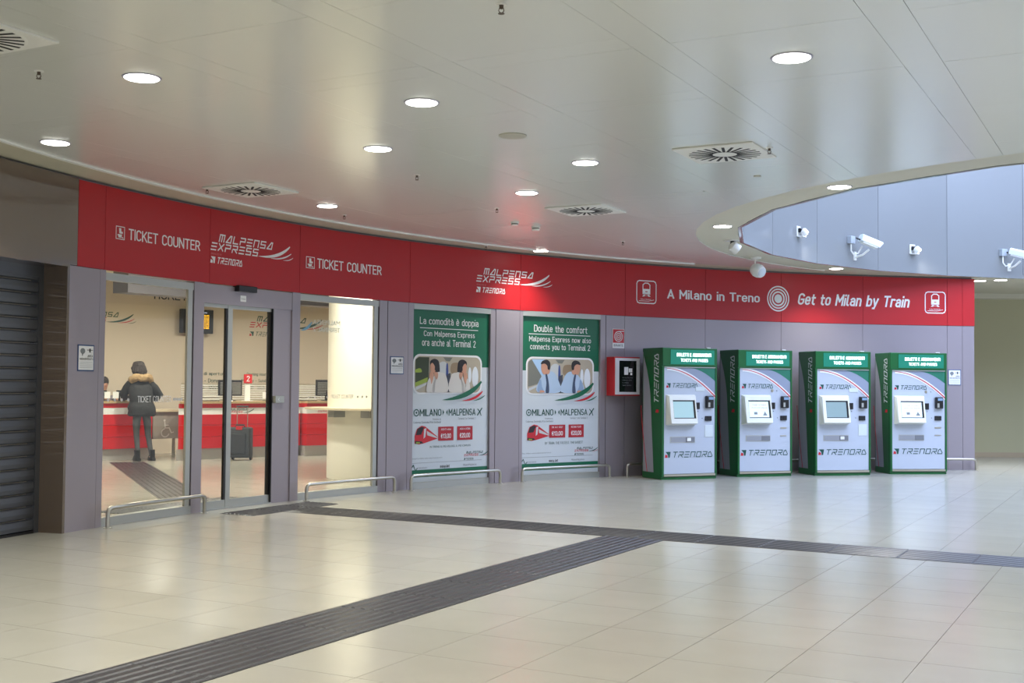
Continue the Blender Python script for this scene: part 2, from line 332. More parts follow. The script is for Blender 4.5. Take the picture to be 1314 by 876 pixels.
GL = {'M': [[(0, 0), (0, 1), (1, 1), (1, 0)], [(.5, 1), (.5, 0)]], 'A': [[(0, 0), (.72, 1), (1, 1), (1, 0), (0, 0)]], 'L': [[(0, 1), (0, 0), (1, 0)]],
      'P': [[(0, 0), (0, .48), (1, .48), (1, 1), (0, 1)]], 'E': [[(0, 1), (1, 1)], [(0, .5), (1, .5)], [(0, 0), (1, 0)]], 'N': [[(0, 0), (0, 1), (1, 1), (1, 0)]],
      'S': [[(1, 1), (0, 1), (0, .5), (1, .5), (1, 0), (0, 0)]], 'X': [[(0, 0), (1, 1)], [(0, 1), (1, 0)]],
      'R': [[(0, 1), (1, 1), (1, .48), (.1, .48)], [(.4, .48), (1, 0)], [(0, 0), (0, .3)]], 'T': [[(0, 1), (1, 1)], [(.5, 1), (.5, 0)]],
      'O': [[(0, 0), (0, 1), (1, 1), (1, 0), (0, 0)]], 'D': [[(0, 0), (0, .75), (.35, 1), (1, .25), (1, 0), (0, 0)]]}
def stroke(mb, pts, t, fn):
    for (ax, ay), (bx, by) in zip(pts[:-1], pts[1:]):
        dx, dy = bx - ax, by - ay; L = math.hypot(dx, dy) or 1; ux, uy = dx / L, dy / L; nx, ny = -uy * t / 2, ux * t / 2; ex, ey = ux * t / 2, uy * t / 2
        q = [(ax - ex + nx, ay - ey + ny), (bx + ex + nx, by + ey + ny), (bx + ex - nx, by + ey - ny), (ax - ex - nx, ay - ey - ny)]
        mb.poly([fn(*p) for p in q])
def stroke_text(mb, word, x0, x1, y0, y1, fn, t=None, shear=0.28, gap=0.28):
    n = len(word); h = y1 - y0; t = t or h * 0.17; sh = shear * h
    cw = (x1 - x0 - sh) / (n + gap * (n - 1)); iw = cw - t
    for i, ch in enumerate(word):
        ox = x0 + t / 2 + i * cw * (1 + gap)
        for pl in GL[ch]:
            pp = [(ox + px * iw + shear * (t / 2 + py * (h - t)), y0 + t / 2 + py * (h - t)) for px, py in pl]
            stroke(mb, pp, t, fn)
def swoosh(mb, p0, c0, p1, w, fn, n=14):
    up = []; dn = []
    for i in range(n + 1):
        t = i / n; x = (1 - t) ** 2 * p0[0] + 2 * t * (1 - t) * c0[0] + t * t * p1[0]; y = (1 - t) ** 2 * p0[1] + 2 * t * (1 - t) * c0[1] + t * t * p1[1]
        k = w * (math.sin(math.pi * min(1, t * 0.9)) ** 0.8); up.append((x - k * .35, y + k * .5)); dn.append((x + k * .35, y - k * .5))
    for i in range(n): mb.poly([fn(*up[i]), fn(*up[i + 1]), fn(*dn[i + 1]), fn(*dn[i])])
def brand_logo(parent, fn, x, y, w, c1, c2, c3, c4, small=None, wave=True):
    """MALPENSA / EXPRESS with swooshes and TRENORD below; local size 1.50 x 0.37 scaled to width w"""
    k = w / 1.5; f = lambda a, b: fn(x + a * k, y + b * k)
    m = MB(); stroke_text(m, 'MALPENSA', .14, 1.12, .262, .358, f); build('lettering', m, c1, parent)
    m = MB(); stroke_text(m, 'EXPRESS', 0, .86, .152, .248, f); build('lettering', m, c2, parent)
    m = MB(); swoosh(m, (.84, .162), (1.22, .15), (1.43, .335), .034, f); build('swoosh', m, c1, parent)
    m = MB(); swoosh(m, (1.07, .155), (1.30, .145), (1.455, .245), .016, f); build('swoosh', m, c2, parent)
    m = MB(); swoosh(m, (1.30, .15), (1.42, .145), (1.49, .195), .009, f); build('swoosh', m, c1, parent)
    if small: build('lettering', text_mb('OPERATED BY', .01, .20, .098, .122, f), small, parent)
    brand_word(parent, f, 0, .58, 0, .078, c3, c4)
def brand_word(parent, f, x0, x1, y0, y1, c3, c4, cg=None):
    h = y1 - y0; e = h * 1.15
    m = MB(); m.poly([f(x0 + .12 * e, y1), f(x0 + e, y1), f(x0 + .86 * e, y0), f(x0 + .62 * e, y0), f(x0 + .55 * e, y0 + .5 * h)]); build('emblem', m, cg or c3, parent)
    m = MB(); m.poly([f(x0, y0), f(x0 + .48 * e, y0), f(x0 + .45 * e, y0 + .42 * h), f(x0 + .1 * e, y0 + .55 * h)]); build('emblem', m, c4, parent)
    m = MB(); stroke_text(m, 'TRENORD', x0 + 1.25 * e, x1, y0, y1, f, t=h * (.13 if c3 is M_ink else .165)); build('lettering', m, c3, parent)

# ------------------------------------------------------------------ the setting: floor
T = 0.59
floor = tag(build('floor', MB().box(-16, 20, -9, 34, -0.12, -0.006), M_grout, origin=(0, 0, -0.12)), 'beige stone tiled floor of the hall', 'floor', kind='structure')
U0, V0 = -1.10, 4.81
S1U = (-4.64, -4.035); S2V = (10.45, 11.06); SPU = (-8.985, -8.53); SPV = (9.94, 11.47)
def cut(rect, hole):
    a0, a1, b0, b1 = rect; c0, c1, d0, d1 = hole
    if a1 <= c0 or a0 >= c1 or b1 <= d0 or b0 >= d1: return [rect]
    out = []
    if a0 < c0: out.append((a0, c0, b0, b1))
    if a1 > c1: out.append((c1, a1, b0, b1))
    x0, x1 = max(a0, c0), min(a1, c1)
    if b0 < d0: out.append((x0, x1, b0, d0))
    if b1 > d1: out.append((x0, x1, d1, b1))
    return out
HOLES = [(S1U[0], S1U[1], -20, S2V[0]), (SPU[1], 30, S2V[0], S2V[1]), (SPU[0], SPU[1], SPV[0], SPV[1])]
def in_view(p):
    if p.y < 0.5: return False
    x = 657 + F_PX * p.x / p.y; y = 491.6 + F_PX * CAM_Z / p.y
    return -60 < x < 1374 and y < 900
near = []; far = MB(); g = 0.0016
for i in range(-42, 36):
    for j in range(-24, 56):
        c = uvw(U0 + (i + .5) * T, V0 + (j + .5) * T)
        if not (-15.5 < c.x < 19.5 and -8.5 < c.y < 33.5): continue
        rects = [(U0 + i * T + g, U0 + (i + 1) * T - g, V0 + j * T + g, V0 + (j + 1) * T - g)]
        for h in HOLES: rects = [q for r_ in rects for q in cut(r_, h)]
        rects = [q for q in rects if q[1] - q[0] > .01 and q[3] - q[2] > .01]
        inside = (c - Vector((CX, CY, 0))).length < R - 0.1
        if in_view(c) and inside and rects: near.append((c.length, rects))
        else:
            for a0, a1, b0, b1 in rects: far.prism([uvw(a0, b0), uvw(a1, b0), uvw(a1, b1), uvw(a0, b1)], -0.006, 0)
near.sort(key=lambda t: t[0])
full_me = None
for k, (dist, rects) in enumerate(near):
    if k < 285:
        a0, a1, b0, b1 = rects[0]
        if len(rects) == 1 and abs(a1 - a0 - T + 2 * g) < 1e-6 and abs(b1 - b0 - T + 2 * g) < 1e-6:
            cc = uvw((a0 + a1) / 2, (b0 + b1) / 2)
            if full_me is None:
                h = T / 2 - g; mb = MB()
                for q in [(-h, h, -h, h)]: mb.prism([uvw(q[0], q[2]), uvw(q[1], q[2]), uvw(q[1], q[3]), uvw(q[0], q[3])], -0.006, 0)
                o = build('tile', mb, M_tile, floor, local=True); full_me = o.data
            else:
                o = bpy.data.objects.new('tile', full_me); col.objects.link(o); o.parent = floor
            o.location = cc - floor.location
        else:
            mb = MB()
            for q in rects: mb.prism([uvw(q[0], q[2]), uvw(q[1], q[2]), uvw(q[1], q[3]), uvw(q[0], q[3])], -0.006, 0)
            build('tile', mb, M_tile, floor)
    else:
        for q in rects: far.prism([uvw(q[0], q[2]), uvw(q[1], q[2]), uvw(q[1], q[3]), uvw(q[0], q[3])], -0.006, 0)
tag(build('tile_field', far, M_tile, floor), kind='stuff')

# tactile paving: each slab has lengthwise ribs
def tactile_mesh(name, lu, lv, along, org, parent=None, M=None):
    mb = MB(); M = M or (lambda a, b, z: uvw(a, b, z))
    mb.prism([M(0, 0, 0), M(lu, 0, 0), M(lu, lv, 0), M(0, lv, 0)], -0.005, 0.003)
    n = 8; wid = lu if along == 'v' else lv; leng = lv if along == 'v' else lu
    for k in range(n):
        c0 = (k + .5) * wid / n; h = wid / n * .26
        for (a, b) in [(c0 - h, c0 + h)]:
            q = [(a, .004), (b, .004), (b, leng - .004), (a, leng - .004)]; t = [(a + h * .5, .012), (b - h * .5, .012), (b - h * .5, leng - .012), (a + h * .5, leng - .012)]
            if along != 'v': q = [(y, x) for x, y in q]; t = [(y, x) for x, y in t]
            vs = [M(x, y, 0.003) for x, y in q] + [M(x, y, 0.009) for x, y in t]
            mb.add(vs, [(4, 5, 6, 7), (0, 1, 5, 4), (1, 2, 6, 5), (2, 3, 7, 6), (3, 0, 4, 7)])
    o = build(name, mb, M_tact, parent, local=True); o.location = Vector(org) - floor.location
    return o
def tact_run(n, lu, lv, along, pos):
    first = None
    for k in range(n):
        if first is None: first = tactile_mesh('tactile_slab', lu - .002, lv - .002, along, pos(k), floor)
        else:
            o = bpy.data.objects.new('tactile_slab', first.data); col.objects.link(o); o.parent = floor; o.location = pos(k) - floor.location
tact_run(30, S1U[1] - S1U[0], 0.6, 'v', lambda k: uvw(S1U[0], S2V[0] - 0.6 * (k + 1)))
tact_run(24, 0.6, S2V[1] - S2V[0], 'u', lambda k: uvw(SPU[1] + 0.6 * k, S2V[0]))
tact_run(3, SPU[1] - SPU[0], (SPV[1] - SPV[0]) / 3, 'v', lambda k: uvw(SPU[0], SPV[0] + (SPV[1] - SPV[0]) / 3 * k))
# guiding strip inside the ticket office, from the door to the counter
def strip_between(a, b, w, n):
    a = Vector(a); b = Vector(b); dv = (b - a); L = dv.length / n; dv.normalize(); nv = Vector((-dv.y, dv.x, 0)); first = None
    for k in range(n):
        org = a + dv * (L * k) - nv * (w / 2)
        M = lambda x, y, z: nv * x + dv * y + Vector((0, 0, z))
        if first is None: first = tactile_mesh('tactile_slab', w - .002, L - .002, 'v', org, floor, M)
        else:
            o = bpy.data.objects.new('tactile_slab', first.data); col.objects.link(o); o.parent = floor; o.location = org - floor.location
strip_between((-3.95, 14.5, 0), (-6.75, 20.95, 0), 0.6, 12)
strip_between(W(6.15, 0, -0.75), W(8.15, 0, -0.75), 0.5, 4)

# ------------------------------------------------------------------ the setting: ceiling
def clip(poly, nx, ny, c):                 # keep nx*x+ny*y <= c
    out = []
    for i in range(len(poly)):
        a, b = poly[i], poly[(i + 1) % len(poly)]; da = nx * a[0] + ny * a[1] - c; db = nx * b[0] + ny * b[1] - c
        if da <= 0: out.append(a)
        if (da < 0 < db) or (db < 0 < da):
            t = da / (da - db); out.append((a[0] + (b[0] - a[0]) * t, a[1] + (b[1] - a[1]) * t))
    return out
def area(p): return abs(sum(p[i][0] * p[(i + 1) % len(p)][1] - p[(i + 1) % len(p)][0] * p[i][1] for i in range(len(p)))) / 2 if len(p) > 2 else 0
def convex_edges(pts):
    out = []
    for i in range(len(pts)):
        a, b = pts[i], pts[(i + 1) % len(pts)]; dx, dy = b[0] - a[0], b[1] - a[1]; L = math.hypot(dx, dy)
        nx, ny = dy / L, -dx / L; out.append((nx, ny, nx * a[0] + ny * a[1]))      # outside: n.x > c (counter-clockwise)
    return out
def outside(poly, edges):
    res = []; cur = poly
    for nx, ny, c in edges:
        if not cur: break
        o = clip(cur, -nx, -ny, -c)
        if area(o) > 1e-4: res.append(o)
        cur = clip(cur, nx, ny, c)
        if area(cur) < 1e-5: cur = None
    return res
NE = 72
ring_in = [ell(2 * math.pi * k / NE, 0.014)[:2] for k in range(NE)]
ring_out = [ell(2 * math.pi * k / NE, 0.55)[:2] for k in range(NE)]
E_in, E_out = convex_edges(ring_in), convex_edges(ring_out)
slab = MB()
for i in range(-16, 20, 4):
    for j in range(-9, 35, 4):
        for pc in outside([(i, j), (i + 4, j), (i + 4, j + 4), (i, j + 4)], E_in): slab.prism(pc, ZC, ZC + .06)
ceiling = tag(build('ceiling', slab, M_plast, origin=(0, 0, ZC)), 'cream plaster ceiling with hung white metal panels and an oval opening', 'ceiling', kind='structure')
RB = R - 0.50
E_disc = convex_edges([(CX + RB * math.cos(2 * math.pi * k / 160), CY + RB * math.sin(2 * math.pi * k / 160)) for k in range(160)])
def zone(poly):
    cx = sum(p[0] for p in poly) / len(poly); cy = sum(p[1] for p in poly) / len(poly); rr = math.hypot(cx - CX, cy - CY)
    if rr > RB + 1.6: return []
    if rr > RB - 1.6:
        for e in E_disc:
            poly = clip(poly, *e)
            if len(poly) < 3: return []
    return outside(poly, E_out)
PU, PS = 1.31, 0.22
CU0, CV0 = -2.40, 6.28                      # a panel begins here; carrier strip lies on its low side
def ceiling_piece(name, u0, u1, v0, v1, tilt=0.0):
    poly = [tuple(uvw(*q)[:2]) for q in ((u0, v0), (u1, v0), (u1, v1), (u0, v1))]
    c = uvw((u0 + u1) / 2, (v0 + v1) / 2)
    pcs = [p_ for p_ in zone(poly) if area(p_) > .002]
    if not pcs: return
    mb = MB(); tx, ty = random.uniform(-tilt, tilt), random.uniform(-tilt, tilt)
    for p_ in pcs: mb.prism(p_, ZC - 0.016, ZC - 0.004)
    mb.xform(lambda v: (v.x, v.y, v.z + (v.x - c.x) * tx + (v.y - c.y) * ty))
    build(name, mb, M_ceil, ceiling)
for i in range(-9, 9):
    for j in range(-9, 12):
        u0 = CU0 + i * PU; v0 = CV0 + j * PU; c = uvw(u0 + .5, v0 + .5)
        if not (-12 < c.x < 12 and -2.5 < c.y < 22) or c.x > 9.5 and c.y < 12: continue
        e = 0.0010
        ceiling_piece('ceiling_panel', u0 + .0016, u0 + PU - PS - .0016, v0 + e, v0 + PU - PS - e, 0.0012)
        ceiling_piece('carrier_strip', u0 - PS + .0005, u0 - .0005, v0 - PS, v0 + PU - PS, 0.0004)
        ceiling_piece('cross_strip', u0 + .0025, u0 + PU - PS - .0025, v0 - PS + e, v0 - e, 0.0004)
# white edge trim along the curved end of the panels
tr = MB(); n = 90
tr.wbox(R * math.radians(0.5), R * math.radians(62), ZC - .030, ZC + .002, 0.505, 0.465, n=90)
tag(build('trim_1', tr, M_white), 'thin white edge trim following the curved ceiling panels', 'trim', kind='structure')

# oval light well: facetted gloss panels above the opening
def ang_of(p): q = Vector((p[0], p[1], 0)) - EC; return math.atan2(q.dot(EY) / EB, q.dot(EX) / EA)
js = [ang_of(q) for q in ((7.57, 20.63), (6.13, 19.86), (4.84, 18.78), (3.87, 17.58))]
angs = []
a = js[0]
for q in js: angs.append(q % (2 * math.pi))
while angs[-1] < angs[0] + 2 * math.pi - 0.32: angs.append(angs[-1] + 0.235)
drum_z1 = 7.6
well = tag(build('wall_lightwell', MB().tube([ell(2 * math.pi * k / 48, .10, drum_z1) for k in range(49)], 0.05, 6), M_white), 'oval light well of glossy lilac panels above the ceiling opening', 'wall', kind='structure')
for k in range(len(angs)):
    a0, a1 = angs[k], angs[(k + 1) % len(angs)]
    if k == len(angs) - 1: a1 += 2 * math.pi
    p0, p1, q1, q0 = ell(a0 + .0006), ell(a1 - .0006), ell(a1 - .0006, .05), ell(a0 + .0006, .05)
    build('lightwell_panel', MB().prism([p0, p1, q1, q0], ZC - .005, drum_z1), M_drum, well)
shell = MB()
for k in range(NE):
    t0, t1 = 2 * math.pi * k / NE, 2 * math.pi * (k + 1) / NE
    shell.prism([ell(t0, .10), ell(t1, .10), ell(t1, .16), ell(t0, .16)], ZC + .061, drum_z1)
build('backing_shell', shell, M_carc, well)
sky = tag(build('window_4_offscreen', MB().tube([ell(2 * math.pi * k / 48, -.05, drum_z1 + .03) for k in range(49)], 0.06, 6), M_white), 'oval skylight closing the light well above', 'window', kind='structure')
for i in range(-6, 6):
    for j in range(-6, 6):
        q = [(1.3 * i, 1.1 * j), (1.3 * i + 1.24, 1.1 * j), (1.3 * i + 1.24, 1.1 * j + 1.04), (1.3 * i, 1.1 * j + 1.04)]
        if all((x / EA) ** 2 + (y / EB) ** 2 < 1.0 for x, y in q):
            build('pane_offscreen', MB().prism([EC + EX * x + EY * y for x, y in q], drum_z1 + .02, drum_z1 + .04), M_sky, sky)

# ------------------------------------------------------------------ the setting: curved shopfront
front = MB()
front.wbox(1.2, 21.30, ZB + .02, ZC, -0.06, -0.16)          # carcass behind the band
front.wbox(4.66, 5.18, 0, ZB + .03, -0.05, -0.30)
front.wbox(9.92, 14.15, 0, ZB + .03, -0.10, -0.30)
front.wbox(14.15, 21.30, 0, ZB + .03, -0.05, -0.30)
wallf = tag(build('wall_front', front, M_carc, origin=W(12, 0)), 'curved shopfront wall of mauve metal panels under a red band', 'wall', kind='structure')
BJ = [4.755, 5.15, 6.778, 8.309, 10.323, 12.453, 14.526, 16.13, 17.63, 19.22, 20.82, 21.10, 21.325]
for a, b in zip(BJ[:-1], BJ[1:]): build('band_panel', MB().wbox(a + .003, b - .003, ZB, ZT, 0.0, -0.04), M_red, wallf, smooth=True)
for a, b in ((1.2, 3.05), (3.05, 4.755)): build('fascia_panel', MB().wbox(a + .002, b - .002, ZB, ZT + .01, 0.0, -0.04, n=16), M_fascia, wallf, smooth=True)
LP = [(4.655, 5.10), (9.925, 10.31), (11.985, 12.45), (14.155, 14.526), (14.526, 16.13), (16.13, 17.63), (17.63, 19.22), (19.22, 20.82), (20.82, 21.10), (21.10, 21.32)]
for a, b in LP: build('wall_panel', MB().wbox(a + .003, b - .003, 0.0, ZB - .004, -0.008, -0.05), M_mauve, wallf, smooth=True)
MU = [(5.105, 5.19), (6.555, 6.715), (8.205, 8.342), (9.775, 9.92), (10.315, 10.412), (11.885, 11.98), (12.455, 12.517), (14.048, 14.15)]
for a, b in MU: build('post', MB().wbox(a, b, 0.0, ZB - .002, -0.012, -0.12, n=1), M_mull, wallf)
# end return of the wall on the right and the corner of the shutter bay on the left
build('end_panel', MB().wbox(21.29, 21.325, 0, ZT, -0.041, -0.9, n=1), M_mauve, wallf)
build('jamb_panel', MB().wbox(4.62, 4.653, 0, ZB, 0.0, -0.42, n=1), M_jamb, wallf)
build('soffit_panel', MB().wbox(1.2, 4.64, ZB - .02, ZB, -0.0, -0.5), M_jamb, wallf)

# roller shutter
sh = tag(build('door_2', MB().wbox(4.56, 4.62, 0, ZB - .02, -0.27, -0.36, n=1).wbox(1.2, 4.56, ZB - .12, ZB - .02, -0.27, -0.36), M_shut, origin=W(3.5, 0, -.3)), 'closed dark grey roller shutter beside the ticket office', 'shutter', kind='structure')
pit = 0.118; nsl = int((ZB - .12) / pit)
for k in range(nsl + 1):
    z = 0.02 + k * pit; mb = MB(); prof = [(-.30, 0), (-.283, .012), (-.278, .05), (-.283, .098), (-.30, .112), (-.315, .112), (-.315, 0)]
    for (d0, h0), (d1, h1) in zip(prof[:-1], prof[1:]):
        for i in range(14):
            s0 = 1.2 + 3.36 * i / 14; s1 = 1.2 + 3.36 * (i + 1) / 14
            mb.poly([W(s0, z + h0, d0), W(s1, z + h0, d0), W(s1, z + h1, d1), W(s0, z + h1, d1)])
    build('slat', mb, M_shut, sh)
build('bottom_bar', MB().wbox(1.2, 4.56, 0.0, 0.022, -0.27, -0.33), M_black, sh)

# ticket office glazing ---------------------------------------------------------------
def glazed_bay(name, s0, s1, z0, z1, label, stile=None):
    w = tag(build(name, MB().wbox(s0, s1, z1 - .075, z1, -0.02, -0.09), M_alu, origin=W((s0 + s1) / 2, 0, -.1)), label, 'window', kind='structure')
    build('sill', MB().wbox(s0, s1, 0.0, 0.085, -0.012, -0.10), M_alu, w)
    if stile:
        build('stile', MB().wbox(stile[0], stile[1], .085, z1 - .075, -0.022, -0.052, n=1), M_alu, w)
        build('gasket', MB().wbox(stile[1], s1, .085, z1 - .075, -0.032, -0.09, n=1), M_black, w)
    pane = build('pane', MB().wbox(s0, (stile or (s1,))[0], .085, z1 - .075, -0.050, -0.056), M_glass, w, smooth=True)
    return w, pane
win1, pane1 = glazed_bay('window_1', 5.19, 6.555, 0, 2.515, 'tall shop window beside the shutter, lettered ticket counter in white', (6.468, 6.54))
win3, pane3 = glazed_bay('window_2', 8.342, 9.775, 0, 2.525, 'tall shop window showing the white round column', (9.69, 9.755))
f_g = lambda a, b: W(a, b, -0.0485)
build('lettering', text_mb('TICKET COUNTER', 5.74, 6.26, 1.215, 1.285, f_g), M_print_w, pane1)
dots = MB()
for k in range(4):
    for a in (5.30 + k * .10, 6.30 + k * .04): dots.lathe([(.018, -.0003), (.018, .0003)], W(a, 1.245, -0.0485), 10, axis=W(a, 0, 1) - W(a, 0, 0))
build('dot_row', dots, mat('frost_grey', (200, 200, 200), .6), pane1)
M_ghost = mat('faint_vinyl', (205, 200, 190), .6)
f3 = lambda a, b: W(a, b, -0.0485)
build('lettering', text_mb('TICKET COUNTER', 8.95, 9.35, 1.235, 1.285, f3), M_ghost, pane3)
dots = MB()
for a in (8.55, 8.66, 8.77, 8.88, 9.43, 9.51, 9.59): dots.lathe([(.016, -.0003), (.016, .0003)], W(a, 1.255, -0.0485), 10, axis=W(a, 0, 1) - W(a, 0, 0))
build('dot_row', dots, M_ghost, pane3)
# mirrored lettering and swoosh on the inner face of the pane
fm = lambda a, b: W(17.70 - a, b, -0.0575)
M_mirw = mat('mirrored_white', (236, 240, 246), .5)
build('lettering', text_mb('MALPENSA', 8.60, 9.08, 2.165, 2.225, fm), M_mirw, pane3)
build('lettering', text_mb('TERMINAL 2', 8.60, 9.08, 2.075, 2.135, fm), M_mirw, pane3)
mb = MB(); swoosh(mb, (8.40, 2.08), (8.52, 2.09), (8.60, 2.19), .03, lambda a, b: W(a, b, -0.0575)); build('swoosh', mb, mat('mirrored_blue', (120, 180, 225), .5), pane3)

# sliding door ------------------------------------------------------------------------
door = tag(build('door_1', MB().wbox(6.715, 8.205, 2.315, 2.525, -0.018, -0.12), M_mull, origin=W(7.5, 0, -.1)), 'automatic glass sliding door of the ticket office', 'door', kind='structure')
build('jamb', MB().wbox(7.895, 8.205, 0, 2.315, -0.03, -0.12, n=1), M_mull, door)
build('jamb', MB().wbox(7.885, 7.90, 0, 2.315, -0.028, -0.12, n=1), M_black, door)
build('sensor', MB().wbox(7.22, 7.53, 2.475, 2.545, 0.05, -0.05, n=2), M_black, door, bevel=.008)
st = build('notice', MB().wbox(7.315, 7.41, 2.365, 2.435, -0.014, -0.019, n=1), M_print_w, door)
build('lettering', text_mb('PUSH', 7.33, 7.395, 2.385, 2.405, lambda a, b: W(a, b, -.0132)), M_grey_ink, st)
lk = build('lock_box', MB().wbox(7.905, 8.055, 1.19, 1.275, 0.02, -0.032, n=1), M_alu, door, bevel=.006)
build('lettering', text_mb('<', 7.945, 7.97, 1.215, 1.25, lambda a, b: W(a, b, .0213)), M_print_w, lk)
for (a, b, leftstile, rightstile) in ((6.725, 7.15, .015, .03), (7.155, 7.885, .075, .02)):
    lf = build('door_leaf', MB().wbox(a, b, 2.275, 2.315, -0.05, -0.08).wbox(a, b, 0.01, 0.10, -0.05, -0.08), M_alu, door)
    build('pane', MB().wbox(a + leftstile, b - rightstile, .10, 2.275, -0.062, -0.068), M_glass, lf)
    build('stile', MB().wbox(a, a + leftstile, .10, 2.275, -0.05, -0.08, n=1), M_alu, lf)
    build('stile', MB().wbox(b - rightstile, b, .10, 2.275, -0.05, -0.08, n=1), M_black, lf)
build('threshold', MB().wbox(6.715, 7.9, 0, 0.012, -0.02, -0.12), M_alu, door)

# ------------------------------------------------------------------ lettering on the red band
f_b = lambda a, b: W(a, b, 0.002)
def band_text(body, s0, s1, z0, z1, it=0.0, bold=.018):
    for mb in text_words(body, s0, s1, z0, z1, f_b, bold, it): build('lettering', mb, M_print_w, wallf)
def hand_icon(x, y, w, h):
    mb = MB(); t = .008
    stroke(mb, [(x, y), (x + w, y), (x + w, y + h), (x, y + h), (x, y)], t, f_b)
    mb.poly([f_b(*q) for q in ((x + .35 * w, y + .88 * h), (x + .6 * w, y + .88 * h), (x + .62 * w, y + .62 * h), (x + .8 * w, y + .6 * h), (x + .78 * w, y + .45 * h), (x + .38 * w, y + .45 * h))])
    mb.poly([f_b(*q) for q in ((x + .2 * w, y + .38 * h), (x + .72 * w, y + .38 * h), (x + .6 * w, y + .12 * h), (x + .3 * w, y + .12 * h))])
    stroke(mb, [(x + .2 * w, y + .32 * h), (x + .85 * w, y + .12 * h)], t, f_b)
    build('pictogram', mb, M_print_w, wallf)
hand_icon(5.307, 2.865, .125, .125); band_text('TICKET COUNTER', 5.495, 6.62, 2.872, 2.990)
hand_icon(8.42, 2.855, .145, .135); band_text('TICKET COUNTER', 8.615, 9.79, 2.862, 2.990)
brand_logo(wallf, f_b, 6.785, 2.765, 1.41, M_print_w, M_print_w, M_print_w, M_print_w, M_print_dim)
brand_logo(wallf, f_b, 11.583, 2.757, 1.50, M_print_w, M_print_w, M_print_w, M_print_w, M_print_dim)
band_text('A Milano in Treno', 15.36, 17.205, 2.850, 3.005, 0, .03); band_text('Get to Milan by Train', 17.96, 20.11, 2.800, 3.045, .2, .035)
mb = MB()
for r0, r1 in ((0, .075), (.10, .128), (.150, .172), (.196, .218)):
    for k in range(40):
        a0, a1 = 2 * math.pi * k / 40, 2 * math.pi * (k + 1) / 40; c = (17.568, 2.93)
        q = [(c[0] + r_ * math.cos(t), c[1] + r_ * math.sin(t)) for r_, t in ((r0, a0), (r1, a0), (r1, a1), (r0, a1))]
        mb.poly([f_b(*p_) for p_ in (q if r0 else q[1:3] + [c])])
build('ring_emblem', mb, M_print_w, wallf)
def train_icon(x, y, w, h):
    mb = MB(); t = .016; c = .05; o = [(x + c, y), (x + w - c, y), (x + w - c * .3, y + c * .3), (x + w, y + c), (x + w, y + h - c), (x + w - c * .3, y + h - c * .3), (x + w - c, y + h), (x + c, y + h), (x + c * .3, y + h - c * .3), (x, y + h - c), (x, y + c), (x + c * .3, y + c * .3), (x + c, y)]
    stroke(mb, o, t, f_b)
    q = lambda a, b: f_b(x + a * w, y + b * h)
    stroke(mb, [(x + .32 * w, y + .42 * h), (x + .32 * w, y + .82 * h), (x + .42 * w, y + .9 * h), (x + .58 * w, y + .9 * h), (x + .68 * w, y + .82 * h), (x + .68 * w, y + .42 * h), (x + .32 * w, y + .42 * h)], t, f_b)
    for p4 in (((.30, .40), (.70, .40), (.70, .50), (.30, .50)), ((.30, .50), (.44, .50), (.44, .64), (.30, .64)), ((.56, .50), (.70, .50), (.70, .64), (.56, .64)), ((.44, .54), (.56, .54), (.56, .64), (.44, .64))):
        mb.poly([q(*e) for e in p4])
    for p4 in (((.36, .38), (.44, .38), (.40, .30), (.28, .30)), ((.56, .38), (.64, .38), (.72, .30), (.60, .30)), ((.34, .345), (.66, .345), (.66, .33), (.34, .33))): mb.poly([q(*e) for e in p4])
    build('pictogram', mb, M_print_w, wallf)
    m2 = MB(); build('lettering', text_mb('MALPENSA', x + .2 * w, x + .75 * w, y + .155 * h, y + .20 * h, f_b), M_print_w, wallf); stroke(m2, [(x + .12 * w, y + .10 * h), (x + .6 * w, y + .10 * h), (x + .88 * w, y + .16 * h)], .007, f_b)
    build('underline', m2, M_print_w, wallf)
train_icon(14.755, 2.755, .385, .36); train_icon(20.405, 2.755, .375, .37)

# ------------------------------------------------------------------ posters in the two blind bays
SKIN = mat('print_skin', (205, 150, 122), .5); HAIR = mat('print_hair', (38, 32, 32), .5); BLOUSE = mat('print_blouse', (214, 208, 200), .5); BLOUSE2 = mat('print_blouse_shade', (178, 172, 166), .5)
SHIRT = mat('print_shirt', (176, 196, 218), .5); SHIRT2 = mat('print_shirt_shade', (140, 164, 196), .5); TIE = mat('print_tie', (60, 74, 100), .5); LEAF = mat('print_leaf', (54, 64, 36), .5); LIME = mat('print_lime', (150, 170, 60), .5)
SEATB = mat('print_seat_blue', (58, 76, 140), .5); SEATG = mat('print_seat_grey', (198, 200, 200), .5); SEATT = mat('print_seat_tan', (150, 128, 100), .5); CABIN = mat('print_cabin', (180, 168, 148), .5); PANE = mat('print_pane', (226, 230, 234), .5); DARKP = mat('print_dark', (70, 72, 82), .5); PSKY = mat('print_sky', (170, 200, 230), .5); BLUR = mat('print_blur', (120, 120, 110), .5)
def smooth_closed(pts, n=4):
    out = []; L = len(pts)
    for i in range(L):
        p0, p1, p2, p3 = pts[i - 1], pts[i], pts[(i + 1) % L], pts[(i + 2) % L]
        for k in range(n):
            t = k / n
            out.append(tuple(0.5 * ((2 * p1[c]) + (-p0[c] + p2[c]) * t + (2 * p0[c] - 5 * p1[c] + 4 * p2[c] - p3[c]) * t * t + (-p0[c] + 3 * p1[c] - 3 * p2[c] + p3[c]) * t ** 3) for c in (0, 1)))
    return out
def oval(cx, cy, rx, ry, n=20): return [(cx + rx * math.cos(2 * math.pi * k / n), cy + ry * math.sin(2 * math.pi * k / n)) for k in range(n)]
def mir(pts): return [(1 - x, y) for x, y in pts]
